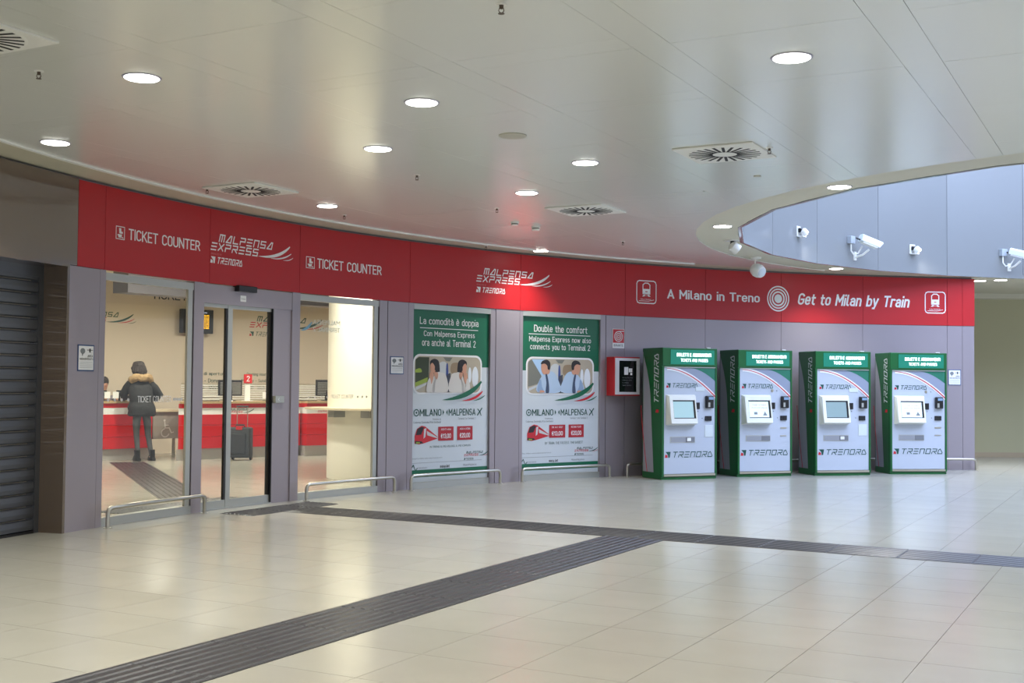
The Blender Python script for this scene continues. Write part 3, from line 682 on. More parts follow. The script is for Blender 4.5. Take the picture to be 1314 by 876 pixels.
def poster(s0, s1, ztop, zbot, zg, label, head, l1, l2, it, woman, ax):
    D = -0.050
    A0, A1 = W(s0, 0, D), W(s1, 0, D); TX = (A1 - A0) / (s1 - s0); NX = Vector((TX.y, -TX.x, 0)).normalized()
    FW = lambda a, b, d: A0 + TX * (a - s0) + NX * (d - D) + Vector((0, 0, b))       # the sheet is flat
    p_ = empty('advertising_poster', W((s0 + s1) / 2, 0, D)); tag(p_, label, 'poster', 'tall train posters in the blind bays')
    def FB(a, b, z0, z1, d0, d1): return MB().prism([FW(a, 0, d0), FW(b, 0, d0), FW(b, 0, d1), FW(a, 0, d1)], z0, z1)
    build('sheet', FB(s0, s1, zbot, zg, D, D - .02), M_poster, p_)
    build('header_field', FB(s0, s1, zg, ztop, D, D - .02), M_green, p_)
    build('footer_field', FB(s0 + .01, s1 - .01, zbot + .065, zbot + .165, D + .004, D), M_green, p_)
    fr = build('frame', FB(s0 - .002, s1 + .002, ztop, ztop + .075, D + .04, D - .02), M_alu, p_)
    build('frame', FB(s0, s1, 0.0, zbot, D + .03, D - .02), M_alu, p_)
    f = lambda k: (lambda a, b: FW(a, b, D + .002 + .0012 * k))
    def T_(b, x0, x1, z0, z1, m=M_print_w, bold=.012): return build('lettering', text_mb(b, x0, x1, z0, z1, f(1), bold), m, p_)
    c = (s0 + s1) / 2
    for body_, box_ in ((head, ax[0]), (l1, ax[1]), (l2, ax[2])):
        for wmb in text_words(body_, *box_, f(1)): build('lettering', wmb, M_print_w, p_)
    mb = MB(); stroke(mb, [(ax[3][0], ax[3][2]), (ax[3][1], ax[3][2])], .010, f(1)); build('rule', mb, M_print_w, p_)
    # photograph with rounded white border: print in layers
    x0, x1, z0, z1 = ax[4]
    def rr(x0, x1, z0, z1, r): 
        o = []
        for cx, cz, a0 in ((x1 - r, z0 + r, -90), (x1 - r, z1 - r, 0), (x0 + r, z1 - r, 90), (x0 + r, z0 + r, 180)):
            o += [(cx + r * math.cos(math.radians(a0 + 18 * k)), cz + r * math.sin(math.radians(a0 + 18 * k))) for k in range(6)]
        return o
    ph = build('photo', MB().poly([f(1)(*q) for q in rr(x0 - .028, x1 + .028, z0 - .022, z1 + .028, .12)]), M_print_w, p_)
    build('photo_ground', MB().poly([f(2)(*q) for q in rr(x0, x1, z0, z1, .10)]), CABIN, ph)
    def layer(name, pts, m, k, sm=True):
        pts = smooth_closed(pts) if sm else pts
        pts = [(min(.995, max(.005, x)), min(.99, max(.005, y))) for x, y in pts]
        build(name, MB().poly([f(k)(x0 + x * (x1 - x0), z0 + y * (z1 - z0)) for x, y in pts]), m, ph)
    layer('window_view', [(.03, .2), (.20, .30), (.21, .97), (.06, .97), (.01, .9), (.01, .2)], LEAF if woman else BLUR, 3, False)
    if woman:
        layer('window_view', [(.01, .16), (.19, .30), (.19, .42), (.01, .27)], LIME, 4, False); layer('window_view', [(.01, .55), (.10, .56), (.08, .66), (.01, .62)], LIME, 4)
    else: layer('window_view', [(.06, .98), (.24, .40), (.26, .98)], PSKY, 4, False)
    layer('sill', [(.01, .05), (.16, .20), (.19, .28), (.02, .15)], SEATG, 4, False)
    layer('seat', [(.35, .30), (.35, .78), (.47, .82), (.50, .3)], SEATG, 3); layer('seat', [(.465, .3), (.465, .76), (.49, .78), (.50, .3)], SEATB, 4)
    layer('gap', [(.47, .01), (.47, .50), (.53, .55), (.54, .01)], DARKP, 4, False)
    layer('gap', [(.42, .98), (.46, .88), (.52, .87), (.56, .98)], BLUR, 3, False)
    layer('seat', [(.54, .55), (.54, .78), (.60, .84), (.68, .8), (.68, .5)], SEATT, 4)
    layer('window_view', oval(.915, .44, .05, .30), PANE, 3, False); layer('window_view', oval(.83, .50, .025, .22), PANE, 3, False)
    for flip in (False, True):
        Fp = mir if flip else (lambda q: q)
        if woman:
            layer('hair', Fp([(.22, .84), (.28, .93), (.345, .88), (.365, .70), (.36, .55), (.30, .50), (.25, .60)]), HAIR, 5)
            layer('blouse', Fp([(.20, .02), (.22, .30), (.27, .42), (.33, .56), (.38, .56), (.46, .48), (.485, .02)]), BLOUSE, 6)
            layer('blouse', Fp([(.26, .02), (.27, .25), (.33, .50), (.30, .25), (.29, .02)]), BLOUSE2, 7)
            layer('neck', Fp([(.28, .55), (.33, .56), (.34, .46), (.32, .36), (.29, .45)]), SKIN, 7)
            layer('face', Fp([(.225, .76), (.25, .82), (.285, .74), (.30, .60), (.27, .54), (.235, .56), (.225, .66)]), SKIN, 8)
            layer('hair', Fp([(.235, .82), (.30, .90), (.34, .80), (.33, .60), (.29, .62), (.29, .74), (.265, .82)]), HAIR, 9)
            layer('arm', Fp([(.22, .55), (.265, .56), (.27, .42), (.245, .25), (.215, .25), (.21, .40)]), SKIN, 9)
            layer('cuff', Fp([(.17, .03), (.18, .28), (.215, .40), (.235, .25), (.235, .03)]), BLOUSE, 10)
        else:
            layer('shirt', Fp([(.15, .04), (.17, .35), (.24, .55), (.32, .64), (.40, .60), (.46, .40), (.49, .04)]), SHIRT, 5)
            layer('shirt', Fp([(.15, .06), (.165, .32), (.20, .40), (.215, .20), (.24, .06)]), SHIRT2, 6)
            layer('neck', Fp([(.26, .60), (.32, .70), (.33, .60), (.29, .54), (.26, .54)]), SKIN, 6)
            layer('face', Fp([(.20, .78), (.22, .90), (.29, .92), (.32, .76), (.30, .62), (.25, .55), (.225, .57), (.205, .66)]), SKIN, 7)
            layer('hair', Fp([(.195, .84), (.22, .94), (.29, .97), (.335, .88), (.33, .70), (.30, .70), (.29, .80), (.25, .86)]), HAIR, 8)
            layer('tie', Fp([(.265, .54), (.29, .54), (.315, .30), (.32, .03), (.27, .03), (.28, .30)]), TIE, 8)
            layer('hand', Fp([(.18, .03), (.19, .09), (.24, .08), (.25, .03)]), SKIN, 9)
    mb = MB(); swoosh(mb, (x0 + .40 * (x1 - x0), z0 - .105), (x0 + .82 * (x1 - x0), z0 - .08), (x1 + .01, z0 + .16), .06, f(12)); build('swoosh', mb, M_green, p_)
    mb = MB(); swoosh(mb, (x0 + .70 * (x1 - x0), z0 - .115), (x0 + .92 * (x1 - x0), z0 - .11), (x1 + .035, z0 + .02), .03, f(12)); build('swoosh', mb, M_red_ink, p_)
    mb = MB(); swoosh(mb, (x0 + .88 * (x1 - x0), z0 - .115), (x0 + .98 * (x1 - x0), z0 - .11), (x1 + .08, z0 - .04), .014, f(12)); build('swoosh', mb, M_green, p_)
    # MILANO > < MALPENSA line
    b0, b1, zz = ax[5]; wd = b1 - b0; X = lambda t: b0 + t * wd
    mb = MB()
    for r0, r1 in ((0, .014), (.036, .05)):
        for k in range(24):
            a0, a1 = 2 * math.pi * k / 24, 2 * math.pi * (k + 1) / 24
            q = [(X(.04) + r_ * math.cos(t), zz + .05 + r_ * math.sin(t)) for r_, t in ((r0, a0), (r1, a0), (r1, a1), (r0, a1))]
            mb.poly([f(1)(*e) for e in (q if r0 else q[1:3] + [(X(.04), zz + .05)])])
    build('ring_emblem', mb, M_ink, p_)
    T_('MILANO', X(.085), X(.395), zz, zz + .10, M_ink, .02); T_('MALPENSA', X(.50), X(.905), zz, zz + .10, M_ink, .02)
    for e0, e1 in ((.415, .435), (.485, .465)): build('arrowhead', MB().poly([f(1)(X(e0), zz + .01), f(1)(X(e1), zz + .05), f(1)(X(e0), zz + .09)]), M_ink, p_)
    mb = MB(); cx = X(.965); stroke(mb, [(cx - .04, zz + .005), (cx + .045, zz + .10)], .018, f(1)); stroke(mb, [(cx - .035, zz + .09), (cx + .01, zz + .05), (cx + .03, zz + .0)], .014, f(1)); build('plane_emblem', mb, M_ink, p_)
    T_(it[0], X(.27), X(.39), zz - .055, zz - .03, M_grey_ink, 0); T_(it[1], X(.0), X(.39), zz - .10, zz - .07, M_grey_ink, 0); T_(it[2], X(.64), X(.905), zz - .055, zz - .025, M_grey_ink, 0)
    # train and two price tags
    tx0, tz0, th = ax[6]; g = lambda a, b: f(2)(tx0 + a * .42, tz0 + b * th); g2 = lambda a, b: f(3)(tx0 + a * .42, tz0 + b * th); g4 = lambda a, b: f(4)(tx0 + a * .42, tz0 + b * th)
    trn = build('train_picture', MB().poly([g(*q) for q in ((.0, .05), (.0, .45), (.10, .85), (.30, 1.0), (.46, .95), (.98, .40), (1.0, .28), (.40, .05), (.2, .0))]), M_red_ink, p_)
    build('windscreen', MB().poly([g2(*q) for q in ((.05, .5), (.12, .84), (.30, .95), (.40, .9), (.28, .52))]), HAIR, trn)
    build('window_row', MB().poly([g2(*q) for q in ((.52, .72), (.98, .36), (.98, .30), (.54, .48))]), SEATG, trn)
    build('stripe', MB().poly([g2(*q) for q in ((.40, .82), (.50, .88), (.46, .40), (.38, .30))]), SEATG, trn)
    build('bumper', MB().poly([g2(*q) for q in ((.02, .03), (.02, .20), (.30, .16), (.38, .05))]), HAIR, trn); build('plate', MB().poly([g4(*q) for q in ((.06, .06), (.06, .14), (.22, .12), (.22, .05))]), LIME, trn)
    for (a, b), cap, pr_ in zip(ax[7], it[3], ('€13,00', '€20,00')):
        bx = build('price_tag', MB().poly([f(2)(*q) for q in ((a, ax[8][0]), (b, ax[8][0]), (b, ax[8][1]), (a, ax[8][1]))]), mat('price_red', (176, 32, 44), .5), p_)
        build('lettering', text_mb(pr_, a + .05, b - .05, ax[8][0] + .025, ax[8][0] + .10, f(3), .03), M_print_w, bx); build('lettering', text_mb(cap, a + .05, b - .05, ax[8][1] - .05, ax[8][1] - .022, f(3)), M_print_w, bx)
    T_(it[4], *ax[9], M_ink, 0)
    lx = s0 + .76 * (s1 - s0) - .12
    brand_logo(p_, f(1), lx, .335 + ax[10], .50, M_ink, M_red_ink, M_ink, M_ink)
    T_(it[5], s0 + .03, s0 + .58, .385 + ax[10] - .01, .405 + ax[10] - .01, M_grey_ink, 0)
    mb = MB(); stroke(mb, [(s0 + .03, .345 + ax[10] - .02), (s1 - .12, .345 + ax[10] - .02)], .004, f(1)); build('rule', mb, M_grey_ink, p_)
    mb = MB(); stroke(mb, [(s0 + .02, .26 + ax[10]), (s0 + .05, .30 + ax[10]), (s0 + .09, .22 + ax[10]), (s0 + .12, .255 + ax[10])], .012, f(1)); build('wave_emblem', mb, M_ink, p_)
    T_('FERROVIENORD', s0 + .13, s0 + .30, .245 + ax[10], .265 + ax[10], M_grey_ink, 0); T_('easyJet', s0 + .54, s0 + .72, .235 + ax[10], .285 + ax[10], HAIR, .02); T_('MilanoMalpensa', s0 + .98, s0 + 1.24, .245 + ax[10], .28 + ax[10], M_grey_ink, 0)
    return p_
poster(10.418, 11.882, 2.455, 0.085, 1.675, 'tall green and white poster of two women by train and plane windows', 'La comodità è doppia', 'Con Malpensa Express', 'ora anche al Terminal 2',
       ('Stazione di:', 'Cadorna, Centrale, P.ta Garibaldi', 'Terminal 1 e Terminal 2', ('ANDATA online', 'ANDATA E RITORNO'), 'IN TRENO. IL PIÙ VELOCE, IL PIÙ COMODO.', 'Acquista online www.malpensaexpress.it'), True,
       [(10.555, 11.675, 2.235, 2.355), (10.63, 11.60, 2.075, 2.17), (10.60, 11.62, 1.955, 2.055), (10.565, 11.66, 2.205), (10.47, 11.72, 1.312, 1.815), (10.46, 11.755, .985), (10.485, .60, .255), ((10.915, 11.205), (11.275, 11.575)), (.64, .835), (10.765, 11.545, .545, .58), 0.02])
poster(12.52, 14.046, 2.46, 0.085, 1.645, 'tall green and white poster of two men by train and plane windows', 'Double the comfort', 'Malpensa Express now also', 'connects you to Terminal 2',
       ('Stations:', 'Cadorna, Centrale, P.ta Garibaldi', 'Terminal 1 and Terminal 2', ('ONE WAY TICKET', 'RETURN TICKET'), 'BY TRAIN. THE FASTEST. THE EASIEST.', 'Buy online www.malpensaexpress.it'), False,
       [(12.755, 13.805, 2.23, 2.335), (12.66, 13.88, 2.065, 2.165), (12.685, 13.865, 1.945, 2.05), (12.66, 13.86, 2.195), (12.635, 13.915, 1.302, 1.825), (12.615, 13.945, .965), (12.64, .59, .245), ((13.06, 13.375), (13.44, 13.745)), (.63, .825), (12.98, 13.735, .53, .57), 0.02])
for a, b in ((10.415, 11.882), (12.52, 14.046)):
    build('recess_back', MB().wbox(a - .003, b + .003, 0, ZB - .002, -0.075, -0.09), M_carc, wallf)

# ------------------------------------------------------------------ ticket machines
MW_, MH_, MD_ = 1.0, 2.02, 0.57
def machine(px, py, rot, label, variant, screen_lit):
    """local frame: x along the front, y to the back, z up; origin at the middle of the front foot"""
    m = empty('ticket_machine', (px, py, 0), math.radians(rot)); tag(m, label, 'ticket machine', 'ticket machines along the curved wall')
    h = MW_ / 2
    L = dict(parent=m, local=True)
    body = build('body', MB().box(-h, h, 0.03, MD_, 0.0, MH_), M_mgreen, bevel=.012, **L)
    build('plinth', MB().prism([(-h, .03), (-h, .01), (-h * .5, -.02), (0, -.03), (h * .5, -.02), (h, .01), (h, .03)], 0, .035), M_mgreen, **L)
    # side panel on the left: grey field with green sweep, red line and upright lettering
    FS = lambda k: (lambda y, z: Vector((-h - .001 - k * .001, y, z)))
    def sweep(z): return 0.36 + 0.27 * max(0.0, (z - .9) / 1.05) ** 2 if z > .9 else 0.36 - .10 * ((.9 - z) / .9) ** 1.5
    for nm, mt, off, w_, k in (('side_field', M_mside, 0, None, 1), ('side_line', M_red_ink, .012, .012, 2)):
        mb = MB(); n = 20
        for i in range(n):
            z0 = .10 + 1.86 * i / n; z1 = .10 + 1.86 * (i + 1) / n
            if nm == 'side_line' and z1 > 1.15: break
            c0 = .40 - .10 * (1 - z0 / 1.2) + .20 * max(0, (z0 - 1.2) / .8) ** 2; c1 = .40 - .10 * (1 - z1 / 1.2) + .20 * max(0, (z1 - 1.2) / .8) ** 2
            if nm == 'side_field': q = [FS(k)(c0 - .08, z0), FS(k)(MD_ - .03, z0), FS(k)(MD_ - .03, z1), FS(k)(c1 - .08, z1)]
            else:
                e0, e1 = .60 - .22 * (1 - z0 / 1.15) ** 1.3, .60 - .22 * (1 - z1 / 1.15) ** 1.3
                q = [FS(k)(e0, z0), FS(k)(e0 + .02, z0), FS(k)(e1 + .02, z1), FS(k)(e1, z1)]
            mb.poly(q)
        build(nm, mb, mt, **L)
    fs = lambda a, b: Vector((-h - .0035, .07 + b, 1.02 + a))
    # text runs upwards: a along z, b across
    mb = MB(); stroke_text(mb, 'TRENORD', .13, .93, .02, .15, lambda a, b: fs(a, b), t=.018); build('lettering', mb, M_plate, **L)
    mb = MB(); mb.poly([fs(*q) for q in ((0, .02), (.05, .02), (.05, .09), (0, .11))]); build('emblem', mb, M_red_ink, **L)
    # front
    zp0, zp1 = .085, 1.715; xl, xr = -h + .035, h - .03
    fp = build('front_panel', MB().box(xl, xr, 0.0, .03, zp0, zp1), M_mwhite, bevel=.004, **L)
    build('front_frame', MB().box(-h, xl, -.012, .03, .04, 1.735).box(xr, h, -.012, .03, .04, 1.735).box(xl, xr, -.012, .03, zp1, 1.735).box(xl, xr, -.012, .03, .04, zp0 - .03), M_mgreen, bevel=.003, **L)
    build('kick_trim', MB().prism([(xl, .0), (xl, -.015), (-.2, -.035), (.2, -.035), (xr, -.015), (xr, 0)], .05, .082), M_steel, **L)
    build('edge_trim', MB().box(xl, xr, -.016, -.008, zp1, zp1 + .012), M_alu, **L)
    f = lambda k: (lambda x, z: Vector((x, -.0015 - .001 * k, z)))
    # sweeping arcs at the upper right of the panel: grey, green corner, red line
    def arc(t, o): return (xl + .05 + t * (xr - xl - .05), zp1 - .01 - o - (.42 - .15 * o) * t ** 1.9)
    mb = MB(); n = 18
    for i in range(n):
        t0, t1 = i / n, (i + 1) / n
        a0, a1 = arc(t0, 0), arc(t1, 0); mb.poly([f(1)(a0[0], a0[1]), f(1)(a1[0], a1[1]), f(1)(a1[0], zp1 - .004), f(1)(a0[0], zp1 - .004)])
    build('grey_sweep', mb, M_mgrey, **L)
    mb = MB()
    for i in range(n):
        t0, t1 = i / n, (i + 1) / n; x0, x1 = .0 + .47 * t0, .0 + .47 * t1
        mb.poly([f(2)(x0, zp1 - .004), f(2)(x0, zp1 - .004 - .20 * t0 ** 1.8), f(2)(x1, zp1 - .004 - .20 * t1 ** 1.8), f(2)(x1, zp1 - .004)])
    build('green_sweep', mb, mat('sweep_green', (34, 112, 88), .4), **L)
    mb = MB()
    for i in range(n):
        a0, a1 = arc(i / n, 0), arc((i + 1) / n, 0); w0, w1 = .012 + .016 * i / n, .012 + .016 * (i + 1) / n
        mb.poly([f(3)(a0[0], a0[1] + .022), f(3)(a1[0], a1[1] + .022), f(3)(a1[0], a1[1] - w1 - .02), f(3)(a0[0], a0[1] - w0 - .02)])
    build('white_line', mb, M_print_w, **L)
    mb = MB()
    for i in range(n):
        a0, a1 = arc(i / n, 0), arc((i + 1) / n, 0); w0, w1 = .008 + .022 * i / n, .008 + .022 * (i + 1) / n
        mb.poly([f(4)(*a0), f(4)(*a1), f(4)(a1[0], a1[1] - w1), f(4)(a0[0], a0[1] - w0)])
    build('red_line', mb, mat('sweep_red', (196, 74, 82), .4), **L)
    brand_word(m, lambda a, b: wm(m) @ f(2)(a, b), -.425, .16, 1.405, 1.475, M_ink, M_red_ink)
    brand_word(m, lambda a, b: wm(m) @ f(2)(a, b), -.445, .44, .335, .425, M_ink, M_red_ink)
    # header with lit sign
    hd = build('header', MB().box(-h, h, -.02, .04, 1.735, MH_), M_mgreen, bevel=.008, **L)
    sg = build('lit_sign', MB().box(-.36, .44, -.026, -.018, 1.765, MH_ - .03), M_teal, **L)
    build('lettering', text_mb('BIGLIETTI E ABBONAMENTI', -.25, .38, 1.885, 1.940, lambda a, b: Vector((a, -.028, b)), .03), M_litw, parent=m, local=True)
    build('lettering', text_mb('TICKETS AND PASSES', -.18, .32, 1.805, 1.855, lambda a, b: Vector((a, -.028, b)), .02), M_litw, parent=m, local=True)
    build('top_tag', MB().box(.30, .37, -.03, .0, MH_, MH_ + .012), M_white, **L)
    # screen in a sloping bezel
    bx0, bx1, bz0, bz1 = -.43, .095, .83, 1.30; y0, yt, yb = 0.0, -.05, -.13
    sx0, sx1, sz0, sz1 = -.345, .055, .935, 1.215
    def yy(z): return yb + (yt - yb) * (z - bz0) / (bz1 - bz0)
    o = [(bx0, bz0), (bx1, bz0), (bx1, bz1), (bx0, bz1)]; p2 = [(bx0 + .03, bz0 + .03), (bx1 - .02, bz0 + .03), (bx1 - .02, bz1 - .025), (bx0 + .03, bz1 - .025)]; s_ = [(sx0, sz0), (sx1, sz0), (sx1, sz1), (sx0, sz1)]
    vs = [(x, y0, z) for x, z in o] + [(x, yy(z), z) for x, z in p2] + [(x, yy(z), z) for x, z in s_] + [(x, yy(z) + .02, z) for x, z in s_]
    fs_ = []
    for i in range(4):
        j = (i + 1) % 4; fs_ += [(i, j, 4 + j, 4 + i), (4 + i, 4 + j, 8 + j, 8 + i), (8 + i, 8 + j, 12 + j, 12 + i)]
    bz = build('screen_bezel', MB().add(vs, fs_), M_bezel, **L)
    scr = build('screen', MB().add([(x, yy(z) + .018, z) for x, z in s_], [(0, 1, 2, 3)]), M_black, parent=bz, local=True)
    e = .012; q = [(sx0 + e, sz0 + e), (sx1 - .03, sz0 + e), (sx1 - .03, sz1 - .02), (sx0 + e, sz1 - .02)]
    ms = mat('screen_lit', (200, 220, 228), .2, emit=((205, 226, 234), .55)) if screen_lit else (mat('screen_grey', (120, 138, 140), .12, emit=((150, 180, 182), .28)) if variant == 'plate' else mat('screen_dark', (92, 100, 112), .1, emit=((120, 135, 150), .16)))
    if label.startswith('ticket machine beside'): ms = mat('screen_pale', (150, 176, 176), .15, emit=((160, 192, 190), .40))
    build('display', MB().add([(x, yy(z) + .016, z) for x, z in q], [(0, 1, 2, 3)]), ms, parent=bz, local=True)
    if screen_lit:
        g = lambda a, b: Vector((a, yy(b) + .0145, b))
        build('lettering', text_mb('scegli la lingua', -.27, -.02, 1.13, 1.155, g), mat('screen_text', (190, 120, 130), .5), parent=bz, local=True)
        build('lettering', text_mb('choose your language', -.29, .0, 1.085, 1.11, g), MATS['screen_text'], parent=bz, local=True)
        mb = MB(); mb.poly([g(*q) for q in ((-.25, .99), (-.19, .99), (-.19, 1.03), (-.25, 1.03))]); mb.poly([g(*q) for q in ((-.09, .975), (-.01, .975), (-.05, 1.04))]); build('icon', mb, M_grey_ink, parent=bz, local=True)
    # slots and readers
    build('scanner', MB().box(.115, .185, -.012, .0, 1.075, 1.18), M_black, bevel=.006, **L)
    cr = build('card_reader', MB().box(.285, .42, -.055, .0, 1.09, 1.285), M_black, bevel=.014, **L)
    build('display', MB().box(.32, .405, -.058, -.054, 1.225, 1.265), mat('reader_display', (130, 160, 190), .2), parent=cr, local=True)
    build('mouth', MB().box(.31, .345, -.058, -.054, 1.11, 1.18), M_alu, parent=cr, local=True)
    bn = build('note_slot', MB().box(.285, .40, -.02, 0, .895, .97), M_blacksoft, bevel=.004, **L)
    build('mouth', MB().box(.335, .365, -.022, -.018, .905, .96), M_black, parent=bn, local=True)
    mb = MB(); mb.poly([f(2)(.145, 1.035), f(2)(.165, 1.035), f(2)(.155, 1.052)]); mb.poly([f(2)(.225, .925), f(2)(.225, .945), f(2)(.242, .935)]); build('arrow_mark', mb, M_black, **L)
    if variant == 'plate':
        build('blank_plate', MB().box(.28, .43, -.006, 0, .645, .83), M_plate, bevel=.002, **L); build('blank_plate', MB().box(.11, .275, -.006, 0, 1.355, 1.42), M_plate, bevel=.002, **L)
    else:
        build('coin_slot', MB().box(.285, .40, -.006, 0, .762, .785), M_steel, **L); build('coin_slot', MB().box(.285, .40, -.006, 0, .640, .655), M_steel, **L)
        build('lock', MB().lathe([(.026, 0), (.024, .008), (.010, .009), (.009, .02)], (.135, 0, 1.37), 14, axis=(0, -1, 0)), M_steel, smooth=True, **L)
        mb = MB(); mb.poly([f(2)(.225, 1.36), f(2)(.225, 1.38), f(2)(.205, 1.37)]); build('arrow_mark', mb, M_black, **L)
    tr_ = build('ticket_tray', MB().box(-.35, .10, -.004, 0.0, .56, .655), M_alu, **L)
    build('tray_recess', MB().box(-.335, .09, -.006, -.003, .57, .645), mat('tray_grey', (150, 152, 158), .3), parent=tr_, local=True)
    build('tray_flap', MB().box(-.06, .09, -.012, -.005, .57, .645), mat('tray_flap_grey', (120, 122, 128), .3), parent=tr_, local=True)
    if variant == 'plate': build('ticket_slip', MB().box(-.05, .02, -.016, -.011, .585, .635), M_white, parent=tr_, local=True)
    return m
machine(2.75, 18.355, 25, 'ticket machine beside the red hose cabinet, pale green screen and blank plates', 'plate', False)
machine(4.06, 19.035, 20, 'second ticket machine from the red hose cabinet, lit white screen', 'slot', True)
machine(5.41, 19.40, 14, 'third ticket machine from the red hose cabinet, dark screen and blank plates', 'plate', False)
machine(6.79, 19.83, 8, 'ticket machine nearest the end of the curved wall, lit screen and coin slots', 'slot', True)

# ------------------------------------------------------------------ things on the wall
def wall_frame(s, d=0.0):                  # rotation so that local x runs along the wall and y into it
    a = W(s, 0, d); t = (W(s + .01, 0, d) - W(s - .01, 0, d)); return a, math.atan2(t.y, t.x)
a, rz = wall_frame(14.42, -.008)
hc = empty('fire_hose_cabinet', (a.x, a.y, 1.27), rz); tag(hc, 'red wall cabinet with dark glass for a fire hose', 'hose cabinet')
build('body', MB().box(-.25, .26, -.20, 0, 0, .61), mat('cabinet_red', (176, 24, 30), .35), hc, local=True, bevel=.008)
df = build('door_frame', MB().box(-.235, .245, -.212, -.198, .02, .06).box(-.235, .245, -.212, -.198, .55, .59).box(-.235, -.16, -.212, -.198, .06, .55).box(.185, .245, -.212, -.198, .06, .55), mat('cabinet_frame', (205, 202, 205), .4), hc, local=True)
build('pane', MB().box(-.16, .185, -.206, -.200, .06, .55), mat('dark_glass', (14, 15, 18), .06, coat=.5), df, local=True)
g = lambda x, z: Vector((x, -.2075, z))
mb = MB(); mb.poly([g(*q) for q in ((-.06, .33), (.02, .33), (.02, .45), (-.06, .45))]); mb.poly([g(*q) for q in ((.03, .37), (.10, .37), (.10, .43), (.03, .43))]); mb.poly([g(*q) for q in ((.06, .325), (.10, .325), (.10, .36), (.06, .36))]); build('pictogram', mb, M_print_w, df, local=True)
for k, (t_, w_) in enumerate((('IN CASO DI INCENDIO', .20), ('ROMPERE IL VETRO', .18), ('E APRIRE', .12), ('SAFE CRASH', .17))): build('lettering', text_mb(t_, -.09, -.09 + w_, .275 - .04 * k, .293 - .04 * k, g, 0), M_grey_ink, df, local=True)
a, rz = wall_frame(14.395, -.006)
hs = empty('fire_hose_sign', (a.x, a.y, 2.02), rz); tag(hs, 'small red and white hose reel sign above the hose cabinet', 'sign')
build('plate', MB().box(-.115, .12, -.006, 0, 0, .305), M_print_w, hs, local=True)
build('red_field', MB().box(-.108, .113, -.008, -.005, .085, .298), mat('sign_red', (190, 30, 40), .4), hs, local=True)
g = lambda x, z: Vector((x, -.0095, z)); sp = [(.0 + (.018 + .0125 * t) * math.cos(t * 1.0), .185 + (.018 + .0125 * t * .95) * math.sin(t * 1.0)) for t in [k * .35 for k in range(0, 18)]]
mb = MB()
for r_ in (.022, .050, .078): stroke(mb, oval(0, .185, r_, r_, 20) + [(r_, .185)], .013, g)
stroke(mb, [(.0, .265), (.10, .272)], .014, g); build('pictogram', mb, M_print_w, hs, local=True)
build('lettering', text_mb('IDRANTE', -.09, .095, .025, .062, lambda x, z: Vector((x, -.0075, z)), .01), M_blacksoft, hs, local=True)
def cctv_sign(s, z, w, h, label):
    a, rz = wall_frame(s, -.006); o = empty('surveillance_sign', (a.x, a.y, z), rz); tag(o, label, 'sign', 'video surveillance notices on the curved wall')
    build('plate', MB().box(-w / 2, w / 2, -.004, 0, 0, h), mat('sign_blue', (42, 70, 120), .4), o, local=True)
    b = .012; build('white_field', MB().box(-w / 2 + b, w / 2 - b, -.006, -.003, b, h - b), M_print_w, o, local=True)
    g = lambda x, zz: Vector((x, -.0075, zz))
    mb = MB(); mb.poly([g(*q) for q in oval(-w * .22, h * .76, w * .15, h * .11, 14)]); mb.poly([g(*q) for q in ((-w * .28, h * .66), (-w * .18, h * .66), (-w * .24, h * .55))])
    build('camera_mark', mb, M_grey_ink, o, local=True)
    mb = MB(); stroke(mb, [(.05 * w, h * .80), (.38 * w, h * .80)], .006, g); mb.poly([g(*q) for q in ((.18 * w, h * .71), (.26 * w, h * .71), (.26 * w, h * .86), (.18 * w, h * .86))]); build('pictogram', mb, M_blacksoft, o, local=True)
    build('lettering', text_mb('AREA', .08 * w, .40 * w, h * .53, h * .62, g, .02), M_blacksoft, o, local=True); build('lettering', text_mb('VIDEOSORVEGLIATA', -.40 * w, .42 * w, h * .42, h * .50, g, .02), M_blacksoft, o, local=True)
    mb = MB()
    for k in range(4): stroke(mb, [(-.38 * w, h * (.34 - .07 * k)), (.38 * w, h * (.34 - .07 * k))], .004, g)
    build('small_print', mb, mat('small_print', (170, 172, 176), .5), o, local=True)
cctv_sign(4.91, 1.53, .235, .255, 'video surveillance notice on the pillar beside the shutter')
cctv_sign(10.10, 1.557, .25, .24, 'video surveillance notice beside the poster of two women')
cctv_sign(20.95, 1.487, .235, .275, 'video surveillance notice at the end of the curved wall')

# guard rails
def rail(s0, s1, label, h=.195, legs=()):
    mb = MB(); d = .11; r = .05; pts = [W(s0, 0, d), W(s0, h - r, d), W(s0 + r * .3, h - r * .3, d), W(s0 + r, h, d)]
    n = max(2, int((s1 - s0) / .25)); pts += [W(s0 + r + (s1 - s0 - 2 * r) * k / n, h, d) for k in range(1, n)]
    pts += [W(s1 - r, h, d), W(s1 - r * .3, h - r * .3, d), W(s1, h - r, d), W(s1, 0, d)]
    o = empty('guard_rail', W((s0 + s1) / 2, 0, d)); tag(o, label, 'guard rail', 'low steel guard rails along the curved wall')
    build('tube', mb.tube(pts, .021, 12), M_steel, o, smooth=True)
    for a in (s0, s1): build('foot_flange', MB().lathe([(.042, 0), (.042, .006), (.023, .010)], W(a, 0, d), 16), M_steel, o, smooth=True)
rail(5.14, 6.64, 'low steel guard rail in front of the window beside the shutter')
rail(8.37, 9.97, 'low steel guard rail in front of the window with the white column')
rail(10.28, 11.99, 'low steel guard rail in front of the poster of two women')
rail(12.42, 14.15, 'low steel guard rail in front of the poster of two men')
rail(14.50, 16.60, 'low steel guard rail running from the hose cabinet behind the first machine')
rail(16.75, 18.85, 'low steel guard rail behind the two middle ticket machines')
rail(19.00, 21.28, 'low steel guard rail running behind the last machine to the wall end')

